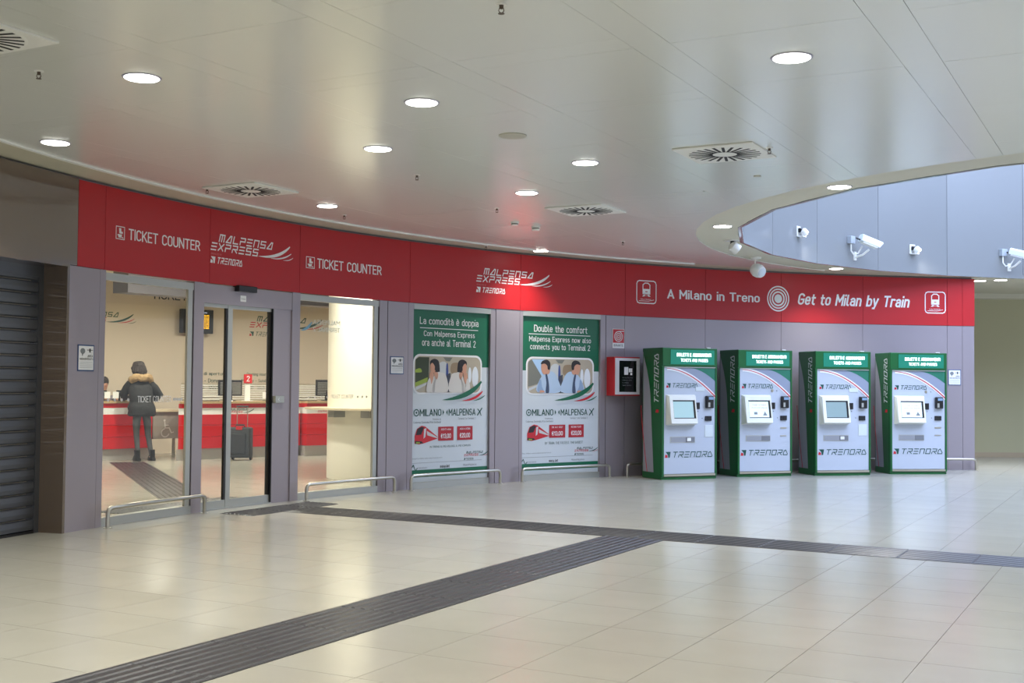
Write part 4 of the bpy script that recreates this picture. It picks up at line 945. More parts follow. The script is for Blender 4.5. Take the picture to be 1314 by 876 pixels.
# ------------------------------------------------------------------ ticket office interior
RO = 9.2
def arc_wall(mb, th0, th1, r0, r1, z0, z1, n=24, th0b=None):
    tb = th0 if th0b is None else th0b
    pts = [P(th0 + (th1 - th0) * k / n, r0, 0) for k in range(n + 1)] + [P(th1 + (tb - th1) * k / n, r1, 0) for k in range(n + 1)]
    vs = [(p_.x, p_.y, z0) for p_ in pts] + [(p_.x, p_.y, z1) for p_ in pts]; N = n + 1; fs = []
    for k in range(n): fs += [(k, k + 1, 2 * N - 2 - k, 2 * N - 1 - k), (2 * N + k, 2 * N + k + 1, 4 * N - 2 - k, 4 * N - 1 - k)]
    L2 = 2 * N
    fs += [(i, (i + 1) % L2, L2 + (i + 1) % L2, L2 + i) for i in range(L2)]
    return mb.add(vs, fs)
wb = MB(); arc_wall(wb, 161, 117, RO, RO + .15, 0, ZC)
wallb = tag(build('wall_back', wb, M_cream), 'cream back wall of the ticket office', 'wall', kind='structure')
f_w = lambda s, z: P(180 - math.degrees(s / (R + RO)), RO - .004, z)
brand_logo(wallb, f_w, 16.88, 2.40, 1.47, M_ink, M_red_ink, M_ink, M_red_ink)
brand_logo(wallb, f_w, 20.84, 2.395, 1.78, M_ink, M_red_ink, M_ink, M_red_ink)
build('lettering', text_mb('TICKET COUNTER', 18.66, 20.6, 3.05, 3.26, f_w), M_blacksoft, wallb)
for k, (t_, a0, a1) in enumerate((('Orario di apertura', 19.52, 20.33), ('Lunedì - Domenica', 19.50, 20.36), ('06:00 - 00:25', 19.60, 20.18))): build('lettering', text_mb(t_, a0, a1, 1.545 - .135 * k, 1.625 - .135 * k, f_w), M_ink, wallb)
for k, (t_, a0, a1) in enumerate((('Opening Hours', 20.80, 21.28), ('Monday - Sunday', 20.68, 21.33), ('06:00 - 00:25', 20.78, 21.22))): build('lettering', text_mb(t_, a0, a1, 1.545 - .135 * k, 1.625 - .135 * k, f_w), M_ink, wallb)
for nm, th in (('wall_office_left', 161.2), ('wall_office_right', 117.5)):
    a0, a1 = P(th, .3, 0), P(th, RO + .1, 0); nv = Vector((-(a1 - a0).y, (a1 - a0).x, 0)).normalized() * .06
    tag(build(nm, MB().prism([a0 - nv, a1 - nv, a1 + nv, a0 + nv], 0, ZC), M_cream), 'cream side wall of the ticket office on the %s' % ('shutter side' if th > 150 else 'poster side'), 'wall', kind='structure')
# dropped beam across the office
bm_ = MB(); arc_wall(bm_, 180 - math.degrees(11.27 / (R + 4)), 122, 4.0, 4.35, 2.722, ZC)
tag(build('trim_2', bm_, mat('beam_grey', (120, 116, 120), .5)), 'grey dropped beam under the office ceiling', 'beam', kind='structure')
# round white column with a curved writing shelf
cc = Vector((-1.87, 18.28, 0))
tag(build('column', MB().lathe([(.95, 0), (.95, ZC)], cc, 64), mat('column_white', (238, 232, 216), .45), smooth=True, origin=cc), 'thick round white column inside the office window', 'column', kind='structure')
shf = empty('writing_shelf', cc + Vector((0, 0, 1.02))); tag(shf, 'curved cream shelf wrapped around the white round column', 'shelf')
def ring_sector(r0, r1, t0, t1, z0, z1, n=24):
    mb = MB(); A = [math.radians(t0 + (t1 - t0) * k / n) for k in range(n + 1)]
    vs = []
    for k, t in enumerate(A):
        rr_ = r0 + (r1 - r0) * min(1.0, 5 * min(k, n - k) / n + .12)
        for r_, z in ((r0, z0), (r0, z1), (rr_, z1), (rr_, z0)): vs.append(cc + Vector((r_ * math.cos(t), r_ * math.sin(t), z)))
    fs = []
    for k in range(n):
        o = k * 4; q = o + 4; fs += [(o, o + 1, q + 1, q), (o + 1, o + 2, q + 2, q + 1), (o + 2, o + 3, q + 3, q + 2), (o + 3, o, q, q + 3)]
    fs += [(0, 1, 2, 3), (n * 4, n * 4 + 1, n * 4 + 2, n * 4 + 3)]
    return mb.add(vs, fs)
build('shelf_board', ring_sector(.945, 1.30, 172, 292, 1.035, 1.065), mat('shelf_cream', (206, 190, 160), .4), shf)
for t in (228, 258):
    q = cc + Vector((math.cos(math.radians(t)), math.sin(math.radians(t)), 0)) * 1.05; dv = (q - cc).normalized(); nv = Vector((-dv.y, dv.x, 0)) * .07
    build('bracket', MB().prism([q - dv * .11 - nv, q + dv * .10 - nv, q + dv * .10 + nv, q - dv * .11 + nv], .93, 1.036), mat('bracket_grey', (150, 148, 142), .4), shf)

# counters
def counter(th0, th1, r, label, logos=(), th0b=None):
    o = empty('service_counter', P((th0 + th1) / 2, r, 0)); tag(o, label, 'counter', 'red service counters')
    def part(nm, z0, z1, d0, d1, m, p_=o): 
        mb = MB(); arc_wall(mb, th0, th1, r + d0, r + d1, z0, z1, 10, th0b); return build(nm, mb, m, p_)
    part('kick_plate', 0, .20, .06, .40, M_cgrey); part('lower_panel', .205, .415, 0, .40, M_cred); part('middle_panel', .42, .63, 0, .40, M_cred); part('upper_panel', .635, .825, 0, .40, M_cred)
    sp_ = part('white_stripe', .825, .945, .004, .40, M_white); part('top_panel', .945, 1.025, 0, .40, M_cred); part('worktop', 1.025, 1.065, -.03, .75, M_wood)
    for a in logos:
        fl = lambda s, z: P(180 - math.degrees(s / (R + 7)), r - .002, z)
        k = .62 / 1.5; q = MB(); 
        m1 = MB(); stroke_text(m1, 'MALPENSA', a + .09, a + .45, .893, .933, fl); build('lettering', m1, M_ink, sp_)
        m1 = MB(); stroke_text(m1, 'EXPRESS', a, a + .36, .847, .887, fl); build('lettering', m1, M_red_ink, sp_)
        m1 = MB(); swoosh(m1, (a + .36, .85), (a + .5, .85), (a + .60, .925), .014, fl); build('swoosh', m1, M_ink, sp_)
    return o
thc = lambda s: 180 - math.degrees(s / (R + 7))
counter(142.0, thc(16.265), 7.80, 'red service counter where the woman in the parka stands')
counter(thc(16.33), thc(18.90), 7.0, 'red service counter behind the dark suitcase', (17.30,), thc(16.95))
counter(thc(18.96), 122.0, 6.85, 'red service counter partly behind the white column', (19.20, 20.4))
# low accessible counter between the first two
lw = empty('accessible_counter', P(thc(16.53), 7.8, 0)); tag(lw, 'low beige wheelchair counter between two red counters', 'counter')
mb = MB(); arc_wall(mb, thc(16.28), thc(16.86), 7.78, 8.4, .86, .90, 4); build('worktop', mb, mat('worktop_cream', (216, 200, 168), .4), lw)
mb = MB(); arc_wall(mb, thc(16.29), thc(16.85), 7.82, 7.87, .36, .86, 4); fpn = build('front_panel', mb, M_beige, lw)
fl = lambda s, z: P(thc(s), 7.813, z)
mb = MB(); t = .02; stroke(mb, oval(16.530, .47, .075, .075, 18)[5:20] + [], t, fl); stroke(mb, [(16.520, .66), (16.530, .56), (16.610, .56), (16.650, .47), (16.690, .48)], t, fl); stroke(mb, [(16.520, .61), (16.590, .61)], t, fl); mb.poly([fl(*q) for q in oval(16.515, .70, .022, .022, 12)])
build('wheelchair_mark', mb, M_ghost, fpn)
for s_ in (16.32, 16.80): build('leg', MB().lathe([(.03, 0), (.03, .86)], P(thc(s_), 8.0, 0), 12), M_steel, lw)
# desk equipment
def monitor(s, r, z, label, face=1, w=.42, h=.30, grp='computer screens on the counters'):
    c = P(thc(s), r, z); rz = math.radians(thc(s)) - math.pi / 2
    o = empty('computer_monitor', c, rz); tag(o, label, 'monitor', grp)
    build('screen_back', MB().box(-w / 2, w / 2, -.02, .02, .10, .10 + h), M_blacksoft, o, local=True, bevel=.008)
    build('stand', MB().box(-.03, .03, -.03, .03, .01, .2), M_black, o, local=True); build('foot', MB().lathe([(.12, 0), (.11, .014)], (0, 0, 0), 20), M_black, o, local=True)
    mb = MB()
    for k in range(8): mb.box(-w / 2 + .03, w / 2 - .03, -.024, -.018, .13 + h * .1 * k, .13 + h * .1 * k + .012)
    build('vent_rib', mb, M_alu, o, local=True)
monitor(17.62, 7.42, 1.0655, 'black computer monitor on the counter behind the suitcase', w=.5, h=.30)
monitor(19.62, 7.25, 1.0655, 'black computer monitor half hidden by the white column', w=.5, h=.32)
# number sign on a post
c = P(thc(17.87), 7.22, 1.066); rz = math.radians(thc(17.87)) - math.pi / 2
ns = empty('number_sign', c, rz); tag(ns, 'red square sign with a white 2 on the counter', 'sign')
build('foot', MB().box(-.09, .09, -.06, .06, 0, .012), M_white, ns, local=True); build('post', MB().box(-.055, .055, -.012, .012, .01, .34), M_white, ns, local=True)
build('plate', MB().box(-.085, .085, -.025, -.010, .34, .51), mat('number_red', (200, 30, 36), .4), ns, local=True)
build('lettering', text_mb('2', -.035, .035, .37, .48, lambda x, z: Vector((x, -.027, z)), .02), M_print_w, ns, local=True)
# terminal frames and paper trays on the counters
def card_holder(s, r, label):
    c = P(thc(s), r, 1.063); rz = math.radians(thc(s)) - math.pi / 2
    o = empty('leaflet_holder', c, rz); tag(o, label, 'leaflet holder', 'leaflet holders on the counters')
    build('base', MB().box(-.10, .10, -.05, .05, 0, .012), M_black, o, local=True); build('stem', MB().box(-.012, .012, -.012, .012, .01, .16), M_black, o, local=True)
    build('card', MB().box(-.13, .13, -.006, .0, .05, .17), M_white, o, local=True); build('clip', MB().box(-.06, .06, -.012, .006, .17, .195), M_black, o, local=True)
card_holder(18.37, 7.3, 'white leaflet holder on the counter behind the suitcase')
for k, s_ in enumerate((15.40, 15.70, 16.0)):
    card_holder(s_, 7.95, 'white leaflet holder on the counter before the clerk')
def paper_stack(s, r, label):
    c = P(thc(s), r, 1.065); rz = math.radians(thc(s)) - math.pi / 2; o = empty('paper_tray', c, rz); tag(o, label, 'paper tray', 'paper trays on the counters')
    for k in range(4): build('tray', MB().box(-.16, .16, -.1, .1, .03 * k, .03 * k + .01), M_black if k % 2 == 0 else M_white, o, local=True)
paper_stack(17.15, 7.35, 'low stacked paper tray at the end of the counter behind the suitcase'); paper_stack(19.16, 7.2, 'low stacked paper tray on the counter partly behind the column')
# glass privacy screens with frosted lines standing on the counters
M_frost = mat('frosted_line', (226, 224, 220), .7); M_sglass = glass_mat('screen_glass', (244, 246, 244), 1.3)
for a0_, a1_, r_, lb in ((16.75, 18.75, 7.66, 'clear glass screen with frosted lines on the counter behind the suitcase'), (19.05, 20.9, 7.50, 'clear glass screen with frosted lines on the counter partly behind the column')):
    o = empty('privacy_screen', P(thc((a0_ + a1_) / 2), r_, 1.066)); tag(o, lb, 'glass screen', 'glass screens on the counters')
    mb = MB(); arc_wall(mb, thc(a0_), thc(a1_), r_, r_ + .008, 1.066, 1.40, 8); pn = build('pane', mb, M_sglass, o)
    for k in range(7):
        mb = MB(); arc_wall(mb, thc(a0_), thc(a1_), r_ - .002, r_ - .0005, 1.10 + .042 * k, 1.114 + .042 * k, 8); build('frosted_line', mb, M_frost, pn)
    for a_ in (a0_ + .05, a1_ - .05):
        mb = MB(); arc_wall(mb, thc(a_ - .03), thc(a_ + .03), r_ - .02, r_ + .03, 1.065, 1.10, 2); build('clamp', mb, M_steel, o)
# departure board on the back wall
a0 = P(132.40, RO - .15, 2.40); rzb = math.radians(132.40) - math.pi / 2
db = empty('departure_board', a0, rzb); tag(db, 'black departure screen with yellow lines on the back wall', 'display board')
build('casing', MB().box(-.35, .35, -.05, .06, 0, .48), M_blacksoft, db, local=True, bevel=.01); build('bracket', MB().box(-.12, .12, .05, .145, .15, .33), M_black, db, local=True)
M_amber = mat('amber_text', (255, 190, 30), .5, emit=((255, 190, 20), 2.0)); M_bw = mat('board_white', (220, 225, 255), .5, emit=((215, 222, 255), 1.0))
g = lambda x, z: Vector((x, -.0525, z))
build('lettering', text_mb('Treni in partenza', -.24, .20, .405, .435, g, .02), M_bw, db, local=True)
for k, t_ in enumerate(('MILANO C.LE 10.25', 'MI CADORNA 10.43', 'MILANO C.LE 10.55', 'MI CADORNA 11.13', 'MILANO C.LE 11.25', 'MI CADORNA 11.43', 'SARONNO 11.55')): build('lettering', text_mb(t_, -.25, .25, .345 - .042 * k, .378 - .042 * k, g, .03), M_amber, db, local=True)
build('lettering', text_mb('MALPENSA T2', -.26, .1, .045, .072, g, .03), M_amber, db, local=True)

# ------------------------------------------------------------------ suitcase
sc_c = P(133.55, 6.50, 0); rzs = math.radians(-8)
cs = empty('suitcase', (sc_c.x, sc_c.y, 0), rzs); tag(cs, 'upright dark grey wheeled suitcase before the red counter', 'suitcase')
M_case = mat('case_grey', (62, 66, 72), .65, noise=(60, .2))
build('shell', MB().box(-.21, .21, -.13, .13, .05, .60), M_case, cs, local=True, bevel=.035, smooth=True)
build('pocket', MB().box(-.16, .16, -.15, -.12, .12, .50), mat('case_dark', (50, 53, 58), .6), cs, local=True, bevel=.02)
build('zip', MB().box(-.215, .215, -.065, -.055, .09, .57).box(-.18, .18, -.065, -.055, .595, .604), M_black, cs, local=True)
for x in (-.17, .17): build('wheel', MB().lathe([(.035, -.018), (.04, -.01), (.04, .01), (.035, .018)], (x, .10, .04), 16, axis=(1, 0, 0)), M_black, cs, local=True, smooth=True)
for x in (-.10, .10): build('handle_tube', MB().tube([(x, .10, .58), (x, .10, .98)], .009, 8), M_steel, cs, local=True)
build('handle_grip', MB().tube([(-.115, .10, .98), (.115, .10, .98)], .015, 8), M_black, cs, local=True)
build('carry_handle', MB().tube([(-.09, 0, .595), (-.07, 0, .64), (.07, 0, .64), (.09, 0, .595)], .014, 8), M_black, cs, local=True)
build('luggage_tag', MB().box(-.03, .09, -.142, -.135, .56, .63), mat('tag_red', (190, 40, 50), .5), cs, local=True)

# ------------------------------------------------------------------ people
def skinned(name, verts, edges, radii, mats, parent, sub=2, matfn=None, root=0):
    me = bpy.data.meshes.new(name); me.from_pydata(verts, edges, []); o = bpy.data.objects.new(name, me); col.objects.link(o)
    md = o.modifiers.new('skin', 'SKIN'); md.use_smooth_shade = True; md.branch_smoothing = 0.6
    for i, r_ in enumerate(radii): me.skin_vertices[0].data[i].radius = r_ if isinstance(r_, tuple) else (r_, r_)
    me.skin_vertices[0].data[root].use_root = True
    sb = o.modifiers.new('sub', 'SUBSURF'); sb.levels = sub; sb.render_levels = sub
    bpy.context.view_layer.update(); dg = bpy.context.evaluated_depsgraph_get(); nm = bpy.data.meshes.new_from_object(o.evaluated_get(dg))
    o.modifiers.clear(); o.data = nm; bpy.data.meshes.remove(me); nm.name = name
    nm.materials.clear()
    for m in mats: nm.materials.append(m)
    for p_ in nm.polygons:
        p_.use_smooth = True; p_.material_index = matfn(p_.center) if matfn else 0
    o.parent = parent; return o
def hand_chains(V, E, Rr, wrist_i, wrist, fdir, side):
    """palm and five bent fingers added to a skeleton"""
    f = Vector(fdir).normalized(); s = Vector(side).normalized(); d = Vector((0, 0, -1))
    palm = Vector(wrist) + f * .05; V.append(tuple(palm)); Rr.append((.030, .018)); pi = len(V) - 1; E.append((wrist_i, pi))
    for k, (o, l) in enumerate(((-.027, .065), (-.009, .078), (.009, .072), (.027, .056))):
        b = palm + f * .045 + s * o; V.append(tuple(b)); Rr.append(.0095); E.append((pi, len(V) - 1))
        V.append(tuple(b + f * l * .55 + d * .006)); Rr.append(.0088); E.append((len(V) - 2, len(V) - 1)); V.append(tuple(b + f * l * .9 + d * .024)); Rr.append(.0078); E.append((len(V) - 2, len(V) - 1))
    b = palm + s * -.035 + f * -.005; V.append(tuple(b)); Rr.append(.011); E.append((pi, len(V) - 1)); V.append(tuple(b + f * .035 + s * -.022 + d * .01)); Rr.append(.009); E.append((len(V) - 2, len(V) - 1))
    V.append(tuple(b + f * .06 + s * -.024 + d * .02)); Rr.append(.008); E.append((len(V) - 2, len(V) - 1))
M_skin = mat('skin', (196, 150, 126), .5); M_jean = mat('grey_jeans', (84, 88, 92), .8, noise=(40, .2)); M_parka = mat('black_parka', (22, 22, 23), .75, bump=(18, .5, .02)); M_fur = mat('tan_fur', (176, 146, 104), .95, noise=(50, .4), bump=(60, 1.0, .02)); M_hair = mat('brown_hair', (44, 34, 28), .7, bump=(50, .8, .02)); M_boot = mat('black_boots', (16, 16, 17), .4)
ang = math.atan2(.676, -.737) - math.pi / 2                    # facing the counter (out along the radius)
pw = empty('person', (-6.62, 21.30, 0), ang + math.radians(-8)); tag(pw, 'person in a black parka with a tan fur collar at the counter', 'person')
V = [(0, 0, .95), (0, .05, 1.14), (0, .10, 1.32), (0, .13, 1.44), (0, .15, 1.52), (0, .17, 1.60), (0, .19, 1.70)]
E = [(0, 1), (1, 2), (2, 3), (3, 4), (4, 5), (5, 6)]; Rr = [(.15, .11), (.125, .095), (.155, .105), (.06, .055), (.050, .050), (.072, .085), (.060, .072)]
def chain(pts, rs, root):
    prev = root
    for q, r_ in zip(pts, rs): V.append(q); Rr.append(r_); E.append((prev, len(V) - 1)); prev = len(V) - 1
    return prev
chain([(.095, 0, .87), (.13, .03, .50), (.19, -.01, .10), (.20, .04, .05), (.22, .14, .035)], [.090, .058, .040, .042, .034], 0)
chain([(-.095, 0, .87), (-.08, .03, .50), (-.06, -.01, .10), (-.06, .04, .05), (-.07, .14, .035)], [.090, .058, .040, .042, .034], 0)
ra = chain([(.18, .09, 1.38), (.29, .06, 1.15), (.17, .30, 1.13)], [.055, .042, .028], 2); la = chain([(-.18, .12, 1.38), (-.22, .28, 1.17), (-.12, .42, 1.13)], [.055, .042, .028], 2)
hand_chains(V, E, Rr, ra, (.17, .30, 1.13), (-.35, .9, 0), (.9, .35, 0)); hand_chains(V, E, Rr, la, (-.12, .42, 1.13), (.35, .9, 0), (-.9, .35, 0))
skinned('body', V, E, Rr, [M_skin, M_jean, M_parka], pw, 2, lambda c: 1 if c.z < 1.0 and abs(c.x) < .3 and c.z > .08 else (2 if 1.0 <= c.z < 1.44 and c.y < .26 else 0))
def loft(rings, n=24, cap=True):
    mb = MB(); vs = []; fs = []
    for (cx, cy, cz, rx, ry) in rings: vs += [(cx + rx * math.cos(2 * math.pi * k / n), cy + ry * math.sin(2 * math.pi * k / n), cz) for k in range(n)]
    for i in range(len(rings) - 1):
        for k in range(n): fs.append((i * n + k, i * n + (k + 1) % n, (i + 1) * n + (k + 1) % n, (i + 1) * n + k))
    if cap: fs += [tuple(range(n))[::-1], tuple(range((len(rings) - 1) * n, len(rings) * n))]
    return mb.add(vs, fs)
jk = build('parka', loft([(.0, .0, .80, .225, .17), (0, .0, .83, .255, .19), (.005, .0, .90, .245, .185), (-.005, .01, .96, .25, .19), (0, .02, 1.02, .225, .17), (0, .03, 1.06, .205, .16), (0, .04, 1.10, .225, .17), (0, .06, 1.18, .215, .165), (0, .09, 1.30, .225, .165), (0, .11, 1.38, .205, .145), (0, .13, 1.44, .15, .115), (0, .14, 1.49, .09, .08)], 28), M_parka, pw, local=True, smooth=True)
for sx, pts in ((1, [(.16, .09, 1.38), (.25, .06, 1.30), (.335, .03, 1.17), (.31, .10, 1.12), (.19, .28, 1.13)]), (-1, [(-.16, .12, 1.38), (-.21, .17, 1.30), (-.235, .27, 1.19), (-.20, .33, 1.14), (-.13, .41, 1.13)])):
    build('sleeve', MB().tube(pts, [.085, .082, .072, .065, .052], 14), M_parka, jk, local=True, smooth=True)
mb = MB(); nn = 44
for k in range(nn):
    pass
pts = [(.17 * math.cos(t) * (1.0 if math.sin(t) < 0 else .8), .10 + .125 * math.sin(t), 1.455 - .035 * math.sin(t) + .012 * math.sin(5 * t)) for t in [2 * math.pi * k / nn for k in range(nn)]]
mb.tube(pts + [pts[0]], [.052 + .010 * random.random() + (.012 if math.sin(2 * math.pi * k / nn) < 0 else 0) for k in range(nn)] + [.055], 10)
build('fur_collar', mb.xform(lambda v: v + Vector((random.uniform(-.008, .008), random.uniform(-.008, .008), random.uniform(-.008, .008)))), M_fur, jk, local=True, smooth=True)
hb = MB(); hb.lathe([(.02, -.115), (.075, -.095), (.102, -.05), (.110, .0), (.104, .05), (.080, .09), (.035, .112)], (0, 0, 0), 24)
hb.xform(lambda v: Vector((v.x * (1.12 if v.z < .03 else 1.05) - .015, v.y * 1.14 + .150, v.z * 1.12 + 1.66)) + Vector((random.uniform(-.011, .011), random.uniform(-.011, .011), random.uniform(-.008, .008))))
for k in range(7):
    t = math.radians(200 + 20 * k); hb.tube([(.09 * math.cos(t) - .015, .15 + .10 * math.sin(t), 1.68), (.115 * math.cos(t) - .015, .14 + .125 * math.sin(t), 1.60), (.10 * math.cos(t) - .01, .13 + .12 * math.sin(t), 1.53)], [.035, .040, .018], 8)
build('hair', hb, M_hair, pw, local=True, smooth=True)
build('scarf', loft([(0, .12, 1.47, .11, .10), (0, .13, 1.51, .105, .10), (0, .14, 1.56, .085, .09)], 20), M_blacksoft, pw, local=True, smooth=True)
for fx, fy in ((.21, .05), (-.065, .05)):
    bt = build('boot', loft([(fx, .04, .0, .048, .125), (fx, .04, .03, .052, .13), (fx, .035, .07, .05, .10), (fx - .005, .0, .11, .05, .065), (fx - .012, -.01, .20, .052, .06)], 18), M_boot, pw, local=True, smooth=True)
    build('heel', MB().box(fx - .03, fx + .03, -.085, -.03, 0, .05), M_boot, bt, local=True)
build('nose', MB().lathe([(.006, 0), (.014, .008), (.010, .022)], (0, .262, 1.635), 8, axis=(0, 1, -.2)), M_skin, pw, local=True, smooth=True)
for x in (-.03, .03): build('eye', MB().lathe([(.003, 0), (.011, .004), (.010, .010)], (x, .248, 1.66), 10, axis=(0, 1, 0)), M_blacksoft, pw, local=True, smooth=True)
build('mouth', MB().box(-.022, .022, .252, .262, 1.588, 1.598), mat('lips', (168, 96, 90), .5), pw, local=True)
# clerk seated behind the counter
angc = math.radians(thc(15.80)) + math.pi / 2
cl = empty('person', P(thc(15.80), 8.80, 0), angc); tag(cl, 'seated person in a grey top behind the counter', 'person')
V = [(0, 0, .62), (0, .04, .85), (0, .07, 1.05), (0, .08, 1.18), (0, .09, 1.26), (0, .11, 1.34), (0, .12, 1.44)]; E = [(i, i + 1) for i in range(6)]; Rr = [(.16, .13), (.13, .10), (.155, .10), (.058, .055), (.05, .05), (.072, .085), (.06, .07)]
chain([(.10, .06, .60), (.12, .44, .60), (.12, .42, .12), (.12, .52, .04)], [.085, .06, .042, .034], 0); chain([(-.10, .06, .60), (-.12, .44, .60), (-.12, .42, .12), (-.12, .52, .04)], [.085, .06, .042, .034], 0)
ra = chain([(.19, .08, 1.12), (.27, .12, .98), (.15, .33, 1.095)], [.055, .042, .028], 2); la = chain([(-.19, .08, 1.12), (-.27, .12, .98), (-.15, .33, 1.095)], [.055, .042, .028], 2)
hand_chains(V, E, Rr, ra, (.15, .33, 1.095), (-.3, .9, .0), (.9, .3, 0)); hand_chains(V, E, Rr, la, (-.15, .33, 1.095), (.3, .9, .0), (-.9, .3, 0))
M_cltop = mat('grey_top', (140, 132, 138), .8); M_trous = mat('dark_trousers', (40, 42, 48), .8)
skinned('body', V, E, Rr, [M_skin, M_trous, M_cltop], cl, 2, lambda c: 1 if c.z < .66 and c.z > .07 else (2 if .66 <= c.z < 1.18 and c.y < .30 else 0))
hb = MB(); hb.lathe([(.02, -.10), (.085, -.06), (.100, .0), (.094, .05), (.072, .085), (.03, .105)], (0, 0, 0), 22); hb.xform(lambda v: Vector((v.x * .94, v.y * 1.0 + .085, v.z + 1.405))); build('hair', hb, M_hair, cl, local=True, smooth=True)
build('nose', MB().lathe([(.006, 0), (.014, .008), (.010, .022)], (0, .195, 1.375), 8, axis=(0, 1, -.2)), M_skin, cl, local=True, smooth=True)
for x in (-.03, .03): build('eye', MB().lathe([(.003, 0), (.011, .004), (.010, .010)], (x, .182, 1.40), 10, axis=(0, 1, 0)), M_blacksoft, cl, local=True, smooth=True)
build('mouth', MB().box(-.022, .022, .185, .196, 1.328, 1.338), MATS['lips'], cl, local=True)
och = empty('office_chair', P(thc(15.80), 8.80, 0), angc); tag(och, 'dark swivel chair under the seated person', 'chair')
build('seat', MB().box(-.24, .24, -.22, .26, .40, .47), M_blacksoft, och, local=True, bevel=.03); build('backrest', MB().box(-.21, .21, -.27, -.22, .52, .98), M_blacksoft, och, local=True, bevel=.02)
build('back_support', MB().box(-.03, .03, -.28, -.2, .40, .56), M_black, och, local=True); build('gas_column', MB().lathe([(.03, .08), (.03, .41)], (0, 0, 0), 12), M_steel, och, local=True)
for k in range(5):
    t = 2 * math.pi * k / 5; lg = build('leg', MB().tube([(0, 0, .10), (.28 * math.cos(t), .28 * math.sin(t), .065)], [.028, .018], 8), M_black, och, local=True)
    build('castor', MB().lathe([(.02, -.012), (.028, -.008), (.028, .008), (.02, .012)], (.28 * math.cos(t), .28 * math.sin(t), .029), 12, axis=(-math.sin(t), math.cos(t), 0)), M_black, lg, local=True)

# ------------------------------------------------------------------ far wall on the right
tag(build('wall_right', MB().box(6.6, 19.5, 24.9, 25.1, 0, ZC), M_olive), 'olive end wall of the passage beyond the machines', 'wall', kind='structure')
tag(build('baseboard_right', MB().box(6.6, 19.5, 24.885, 24.9, 0, .10), mat('skirting', (176, 160, 134), .5)), 'beige skirting along the olive end wall', 'baseboard', kind='structure')
tag(build('trim_3', MB().box(6.6, 19.5, 24.6, 24.9, ZC - .10, ZC), M_plast), 'cream cove where the olive wall meets the ceiling', 'trim', kind='structure')

# ------------------------------------------------------------------ ceiling fittings
def lamp(kind, loc, energy, size, color=(1, .95, .88), spread=112, rot=None):
    d = bpy.data.lights.new(kind, 'AREA'); d.shape = 'DISK'; d.size = size; d.energy = energy; d.color = color; d.spread = math.radians(spread)
    o = bpy.data.objects.new(kind, d); col.objects.link(o); o.location = loc
    if rot is not None: o.rotation_mode = 'QUATERNION'; o.rotation_quaternion = rot
    return o
def downlight(x, y, label, z=ZC - .016, r=.115, energy=None, color=(1, .97, .90), group='round recessed downlights in the ceiling', off='', spread=112):
    o = empty('downlight' + off, (x, y, z)); tag(o, label, 'light', group)
    build('ring', MB().lathe([(r * .95, -.001), (r * .95, -.006), (r * 1.04, -.006), (r * 1.08, -.001)], (0, 0, 0), 32), M_ring, o, local=True, smooth=True)
    build('lens' + off, MB().lathe([(r * .95, -.007), (r * .93, -.009)], (0, 0, 0), 32), M_lamp, o, local=True)
    l = lamp('lamp_light' + off, (0, 0, -.02), energy or LAMP_W, r * 1.7, color, spread); l.parent = o
    return o
NEARLAB = [((-2.384, 7.532), 'downlight in the white panels beside the red ceiling glow near the shutter'), ((-3.748, 9.642), 'downlight close to the curved edge trim above the taupe fascia'),
 ((-.639, 8.135), 'downlight in a white panel before the plain round ceiling cover'), ((-1.126, 9.778), 'downlight between the plain round cover and the ticket office'), ((.626, 10.313), 'downlight between the plain round cover and the square vents'),
 ((.136, 11.983), 'downlight beside the square vent near the smoke detectors'), ((-2.047, 13.007), 'downlight above the sliding door by a sprinkler'), ((.408, 17.228), 'downlight close to the red band above the posters'), ((1.633, 6.931), 'downlight alone in the panels between the oval opening and the near hall')]
for (x, y), lb in NEARLAB: downlight(x, y, lb, energy=LAMP_W)
for (x, y), lb, e in (((3.188, 11.552), 'downlight in the cream rim on the hall side of the oval opening', 1), ((2.569, 14.505), 'downlight at the narrow tip of the cream oval rim', 1), ((5.361, 19.62), 'downlight in the cream strip between the opening and the red band', 1), ((8.53, 21.63), 'downlight beyond the wall end, closer to the red band corner', 1), ((8.834, 21.43), 'downlight beyond the wall end, closer to the light well', 1)):
    downlight(x, y, lb, z=ZC, energy=LAMP_W * e, group='round downlights in the cream plaster')
# rows of the same lights over the near part of the hall
for u, v in ((-4.43, 4.23), (-1.86, 4.23), (-5.70, 2.90), (-3.15, 2.90), (-1.86, 1.60), (-4.43, 1.60), (.75, 5.5), (.75, 2.9), (-.55, 8.1), (-7.05, 4.2)):
    q = uvw(u, v); downlight(q.x, q.y, 'downlight in the ceiling over the near hall floor', off='_offscreen')
def vent(x, y, label):
    o = empty('ceiling_vent', (x, y, ZC - .016), YAW); tag(o, label, 'vent', 'square swirl vents in the ceiling')
    h = .34; build('plate', MB().box(-h, h, -h, h, -.014, -.001), M_white, o, local=True, bevel=.003)
    build('disc', MB().lathe([(.315, -.014), (.30, -.018), (.06, -.018)], (0, 0, 0), 40), M_white, o, local=True)
    sm = None
    for k in range(24):
        t = 2 * math.pi * k / 24
        if sm is None:
            b = build('slot', MB().box(.10, .295, -.012, .012, -.0195, -.0175), M_blacksoft, o, local=True); sm = b.data
        else:
            b = bpy.data.objects.new('slot', sm); col.objects.link(b); b.parent = o; 
        b.rotation_euler = (0, 0, t + .0)
    return o
vent(-3.07, 6.60, 'square swirl vent near the shutter end of the hall'); vent(-2.655, 11.945, 'square swirl vent close to the curved trim above the ticket office'); vent(.809, 13.122, 'square swirl vent near the smoke detectors'); vent(1.755, 9.809, 'square swirl vent before the oval opening')
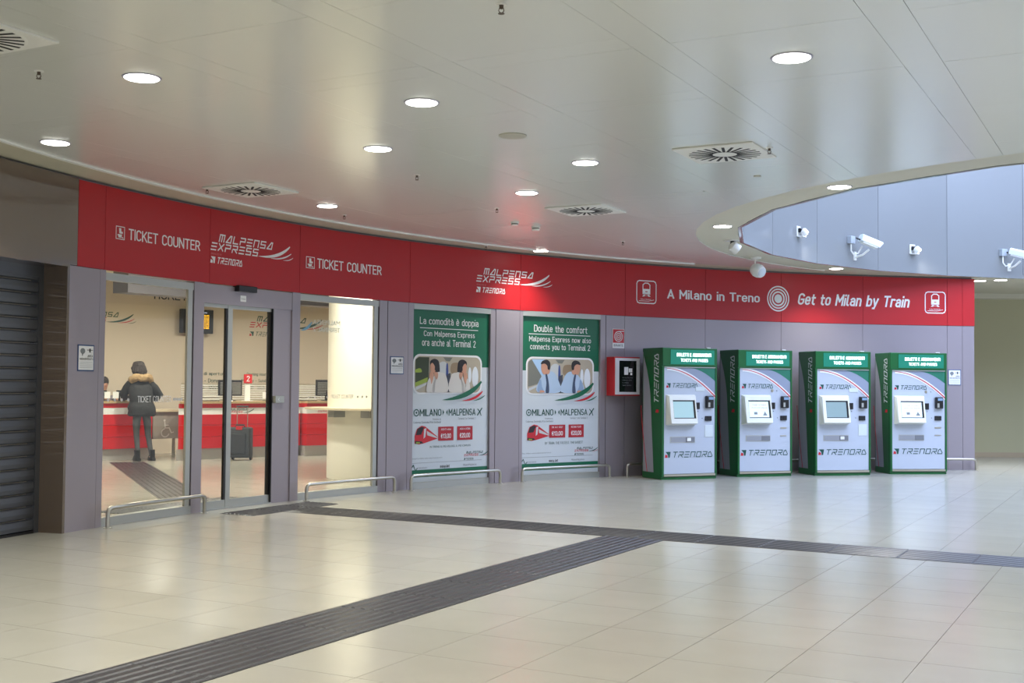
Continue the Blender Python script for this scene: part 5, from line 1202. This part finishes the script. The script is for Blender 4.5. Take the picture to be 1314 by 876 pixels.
def sprinkler(x, y, label):
    o = empty('sprinkler_head', (x, y, ZC - .016)); tag(o, label, 'sprinkler', 'sprinkler heads in the ceiling')
    o.scale = (.85, .85, .85)
    build('rosette', MB().lathe([(.035, 0), (.034, -.005), (.014, -.007)], (0, 0, 0), 16), M_white, o, local=True, smooth=True)
    build('body', MB().lathe([(.014, -.005), (.012, -.025), (.006, -.03)], (0, 0, 0), 12), mat('brass_dark', (96, 84, 70), .4, metal=.8), o, local=True, smooth=True)
    for s in (-1, 1): build('arm', MB().tube([(.011 * s, 0, -.022), (.016 * s, 0, -.04), (.004 * s, 0, -.056)], .003, 6), MATS['brass_dark'], o, local=True)
    build('deflector', MB().lathe([(.02, -.056), (.02, -.059)], (0, 0, 0), 14), MATS['brass_dark'], o, local=True)
for (x, y), lb in (((-2.99, 7.4), 'sprinkler between the shutter-end vent and the fascia'), ((-.90, 11.01), 'sprinkler in the middle panels before the ticket office'), ((-.07, 6.0), 'sprinkler in the panels before the plain round cover, apart from any vent'), ((-.18, 13.07), 'sprinkler between the smoke detectors and a downlight'), ((2.08, 9.60), 'sprinkler beside the vent before the oval opening'), ((-1.96, 13.72), 'sprinkler above the sliding door'), ((-.38, 16.70), 'sprinkler above the poster of two women'), ((1.49, 16.02), 'sprinkler above the hose cabinet'), ((-3.09, 11.92), 'sprinkler beside the vent above the ticket office')): sprinkler(x, y, lb)
for (x, y), lb, r_ in (((.02, 14.19), 'flat round smoke detector beside the taller one', .05), ((.28, 14.59), 'taller round white smoke detector on the ceiling', .055)):
    o = empty('smoke_detector', (x, y, ZC - .016)); tag(o, lb, 'smoke detector')
    build('base', MB().lathe([(r_, 0), (r_, -.02)], (0, 0, 0), 20), M_white, o, local=True, smooth=True); build('chamber', MB().lathe([(r_ * .85, -.02), (r_ * .85, -.03)], (0, 0, 0), 20), M_blacksoft, o, local=True); build('cap', MB().lathe([(r_ * .9, -.03), (r_ * .8, -.05 if r_ > .052 else -.04)], (0, 0, 0), 20), M_white, o, local=True, smooth=True)
for (x, y), lb, r_ in (((-.01, 9.21), 'plain round cover plate in the white ceiling panels', .11), ((2.25, 10.90), 'tiny round cover plate near the oval rim', .035)):
    o = tag(build('ceiling_cover', MB().lathe([(r_, 0), (r_, -.006), (r_ * .93, -.010)], (x, y, ZC - .016), 32), mat('cover_grey', (190, 188, 176), .5)), lb, 'cover plate')

# spotlights and cameras at the light well
def well_frame(t, off=0.0):                # inward normal of the oval at parameter t
    p_ = ell(t, off, 0); n_ = (EX * (math.cos(t) / EA) + EY * (math.sin(t) / EB)).normalized() * -1; return p_, n_
def facet(p):                              # nearest facet panel: point and inward normal
    q = ang_of(p) % (2 * math.pi)
    for k in range(len(angs)):
        a0, a1 = angs[k], angs[(k + 1) % len(angs)] + (2 * math.pi if k == len(angs) - 1 else 0)
        for qq in (q, q + 2 * math.pi):
            if a0 <= qq <= a1:
                A, B = ell(a0, 0, 0), ell(a1, 0, 0); t = (B - A).normalized(); n_ = Vector((-t.y, t.x, 0)); 
                if n_.dot(EC - A) < 0: n_ = -n_
                pp = Vector((p[0], p[1], 0)); pp = A + t * (pp - A).dot(t); return pp, n_
    return Vector((p[0], p[1], 0)), (EC - Vector((p[0], p[1], 0))).normalized()
def spotlight(p, z, label, aim):
    pp, n_ = facet(p); o = empty('wall_spotlight', (pp.x, pp.y, z), math.atan2(n_.y, n_.x) + math.pi / 2); tag(o, label, 'spotlight', 'white spotlights on the light well panels')
    build('plate', MB().box(-.09, .09, -.03, 0, -.12, .12), M_white, o, local=True, bevel=.006)
    build('knuckle', MB().lathe([(.05, -.05), (.055, 0), (.05, .04)], (0, -.06, .02), 16, axis=(1, 0, 0)), M_black, o, local=True, smooth=True)
    ax = Vector(aim).normalized(); hd = build('lamp_head', MB().lathe([(.05, -.05), (.085, -.02), (.09, .09), (.08, .10)], Vector((.03, -.12, 0)), 20, axis=ax), M_white, o, local=True, smooth=True)
    build('lens', MB().lathe([(.07, .1005), (.068, .104)], Vector((.03, -.12, 0)), 20, axis=ax), M_lamp, hd, local=True)
    build('tray', MB().box(-.06, .10, -.16, -.02, -.13, -.11), M_white, o, local=True)
    l = lamp('lamp_light', Vector((.03, -.12, 0)) + ax * .12, 6, .14, (1, 1, 1), 110, ax.to_track_quat('-Z', 'Y')); l.parent = o
    o.scale = (.68, .68, .68)
spotlight((4.367, 18.268), 3.83, 'white spotlight on the pale grey light well panel', (.5, -.4, -.7)); spotlight((6.804, 20.257), 3.80, 'white spotlight on the bright lilac light well panel', (.5, -.4, -.7))
def cctv(p, z, label, yaw, out=.42):
    pp, n_ = facet(p); o = empty('security_camera', (pp.x, pp.y, z), math.atan2(n_.y, n_.x) + math.pi / 2); tag(o, label, 'camera', 'white security cameras on the light well panels')
    build('junction_box', MB().box(-.13, .02, -.10, 0, -.07, .09), mat('box_grey', (168, 176, 184), .4), o, local=True, bevel=.008)
    build('cable', MB().tube([(-.08, -.06, -.06), (-.085, -.07, -.22), (-.04, -.10, -.30), (.06, -.14, -.27), (.12, -.20, -.12)], .015, 8), M_white, o, local=True, smooth=True)
    build('bracket', MB().box(.09, .17, -.03, 0, -.40, -.22).tube([(.13, -.02, -.34), (.13, -.2, -.30), (.16, -out * .8, -.20)], .024, 8), M_white, o, local=True)
    f_ = Vector((math.cos(yaw), -abs(math.sin(yaw)), -.30)).normalized(); c0 = Vector((.14, -out * .85, -.02)) - f_ * .22
    s_ = f_.cross(Vector((0, 0, 1))).normalized(); u_ = s_.cross(f_)
    mb = MB(); hx, hz = .075, .07; prof = [(-hx, -hz), (hx, -hz), (hx, hz * .5), (hx * .6, hz), (-hx * .6, hz), (-hx, hz * .5)]
    vs = [c0 + s_ * a + u_ * b for a, b in prof] + [c0 + f_ * (.46 if b < 0 else .52) + s_ * a + u_ * b for a, b in prof]
    mb.add(vs, [tuple(range(6))[::-1], tuple(range(6, 12))] + [(i, (i + 1) % 6, 6 + (i + 1) % 6, 6 + i) for i in range(6)])
    hd = build('housing', mb, mat('camera_white', (222, 232, 236), .35), o, local=True)
    mb = MB(); mb.poly([c0 + f_ * (.463 if b < 0 else .523) + s_ * a * .8 + u_ * b * .75 for a, b in prof]); build('front_glass', mb, M_blacksoft, hd, local=True)
    mb = MB(); vs = [c0 + f_ * k + s_ * a + u_ * b for k in (.05, .42) for a, b in ((-.06, -.10), (.06, -.10), (.06, -.07), (-.06, -.07))]; mb.add(vs, [(0, 1, 2, 3), (4, 5, 6, 7), (0, 1, 5, 4), (1, 2, 6, 5), (2, 3, 7, 6), (3, 0, 4, 7)]); build('base_rail', mb, M_white, hd, local=True)
    o.scale = (.78, .78, .78)
    build('plug', MB().tube([c0 - f_ * .10 - u_ * .05, c0 + f_ * .01 - u_ * .05], .017, 8), M_black, hd, local=True)
cctv((5.505, 19.392), 3.83, 'white security camera aimed along the bright lilac panel', math.radians(20)); cctv((8.706, 21.015), 3.83, 'white security camera on the wide grey-lilac panel past the wall end', math.radians(62))
# rim spotlight and hanging loudspeaker
rp = ell(ang_of((2.95, 15.9)), .13, ZC)
o = empty('rim_spotlight', rp); tag(o, 'small white spotlight under the tip of the oval rim', 'spotlight')
build('plate', MB().lathe([(.10, 0), (.10, -.012)], (0, 0, 0), 20), M_white, o, local=True, smooth=True); build('lamp_head', MB().lathe([(.03, -.06), (.07, -.03), (.075, .07)], (.03, 0, -.09), 18, axis=(.7, .2, -.5)), M_white, o, local=True, smooth=True)
build('knuckle', MB().box(-.015, .03, -.02, .02, -.07, -.01), M_black, o, local=True); build('lens', MB().lathe([(.062, .0705), (.06, .074)], (.03, 0, -.09), 18, axis=(.7, .2, -.5)), M_lamp, o, local=True)
spx = Vector((3.70, 18.0, ZC)); o = empty('loudspeaker', spx); tag(o, 'white ball shaped loudspeaker hanging from the cream ceiling strip', 'loudspeaker')
build('mount', MB().lathe([(.11, 0), (.11, -.03), (.04, -.05)], (0, 0, 0), 24), M_white, o, local=True, smooth=True); build('stem', MB().lathe([(.018, -.04), (.018, -.20)], (-.02, 0, 0), 10), M_white, o, local=True)
ax = Vector((.45, -.75, -.35)).normalized(); o.scale = (.72, .72, .72); hd = build('shell', MB().lathe([(.05, -.16), (.115, -.11), (.145, -.03), (.145, .05), (.12, .13), (.105, .15)], (.03, 0, -.28), 28, axis=ax), mat('speaker_white', (226, 228, 224), .4), o, local=True, smooth=True)
build('grille', MB().lathe([(.10, .151), (.07, .165), (.02, .17)], (.03, 0, -.28), 28, axis=ax), mat('grille_grey', (186, 192, 196), .5), hd, local=True, smooth=True)

# office ceiling lights: round lamps that light the room behind the glass
for th, r_ in ((152, 2.2), (144.5, 2.4), (139.5, 1.0), (145, 6.6), (138, 6.4), (131, 6.4), (124, 6.2)):
    q = P(th, r_, 0); downlight(q.x, q.y, 'downlight in the ticket office ceiling', z=ZC, energy=OFFICE_W, color=(1, .93, .84), group='downlights inside the ticket office', spread=165)
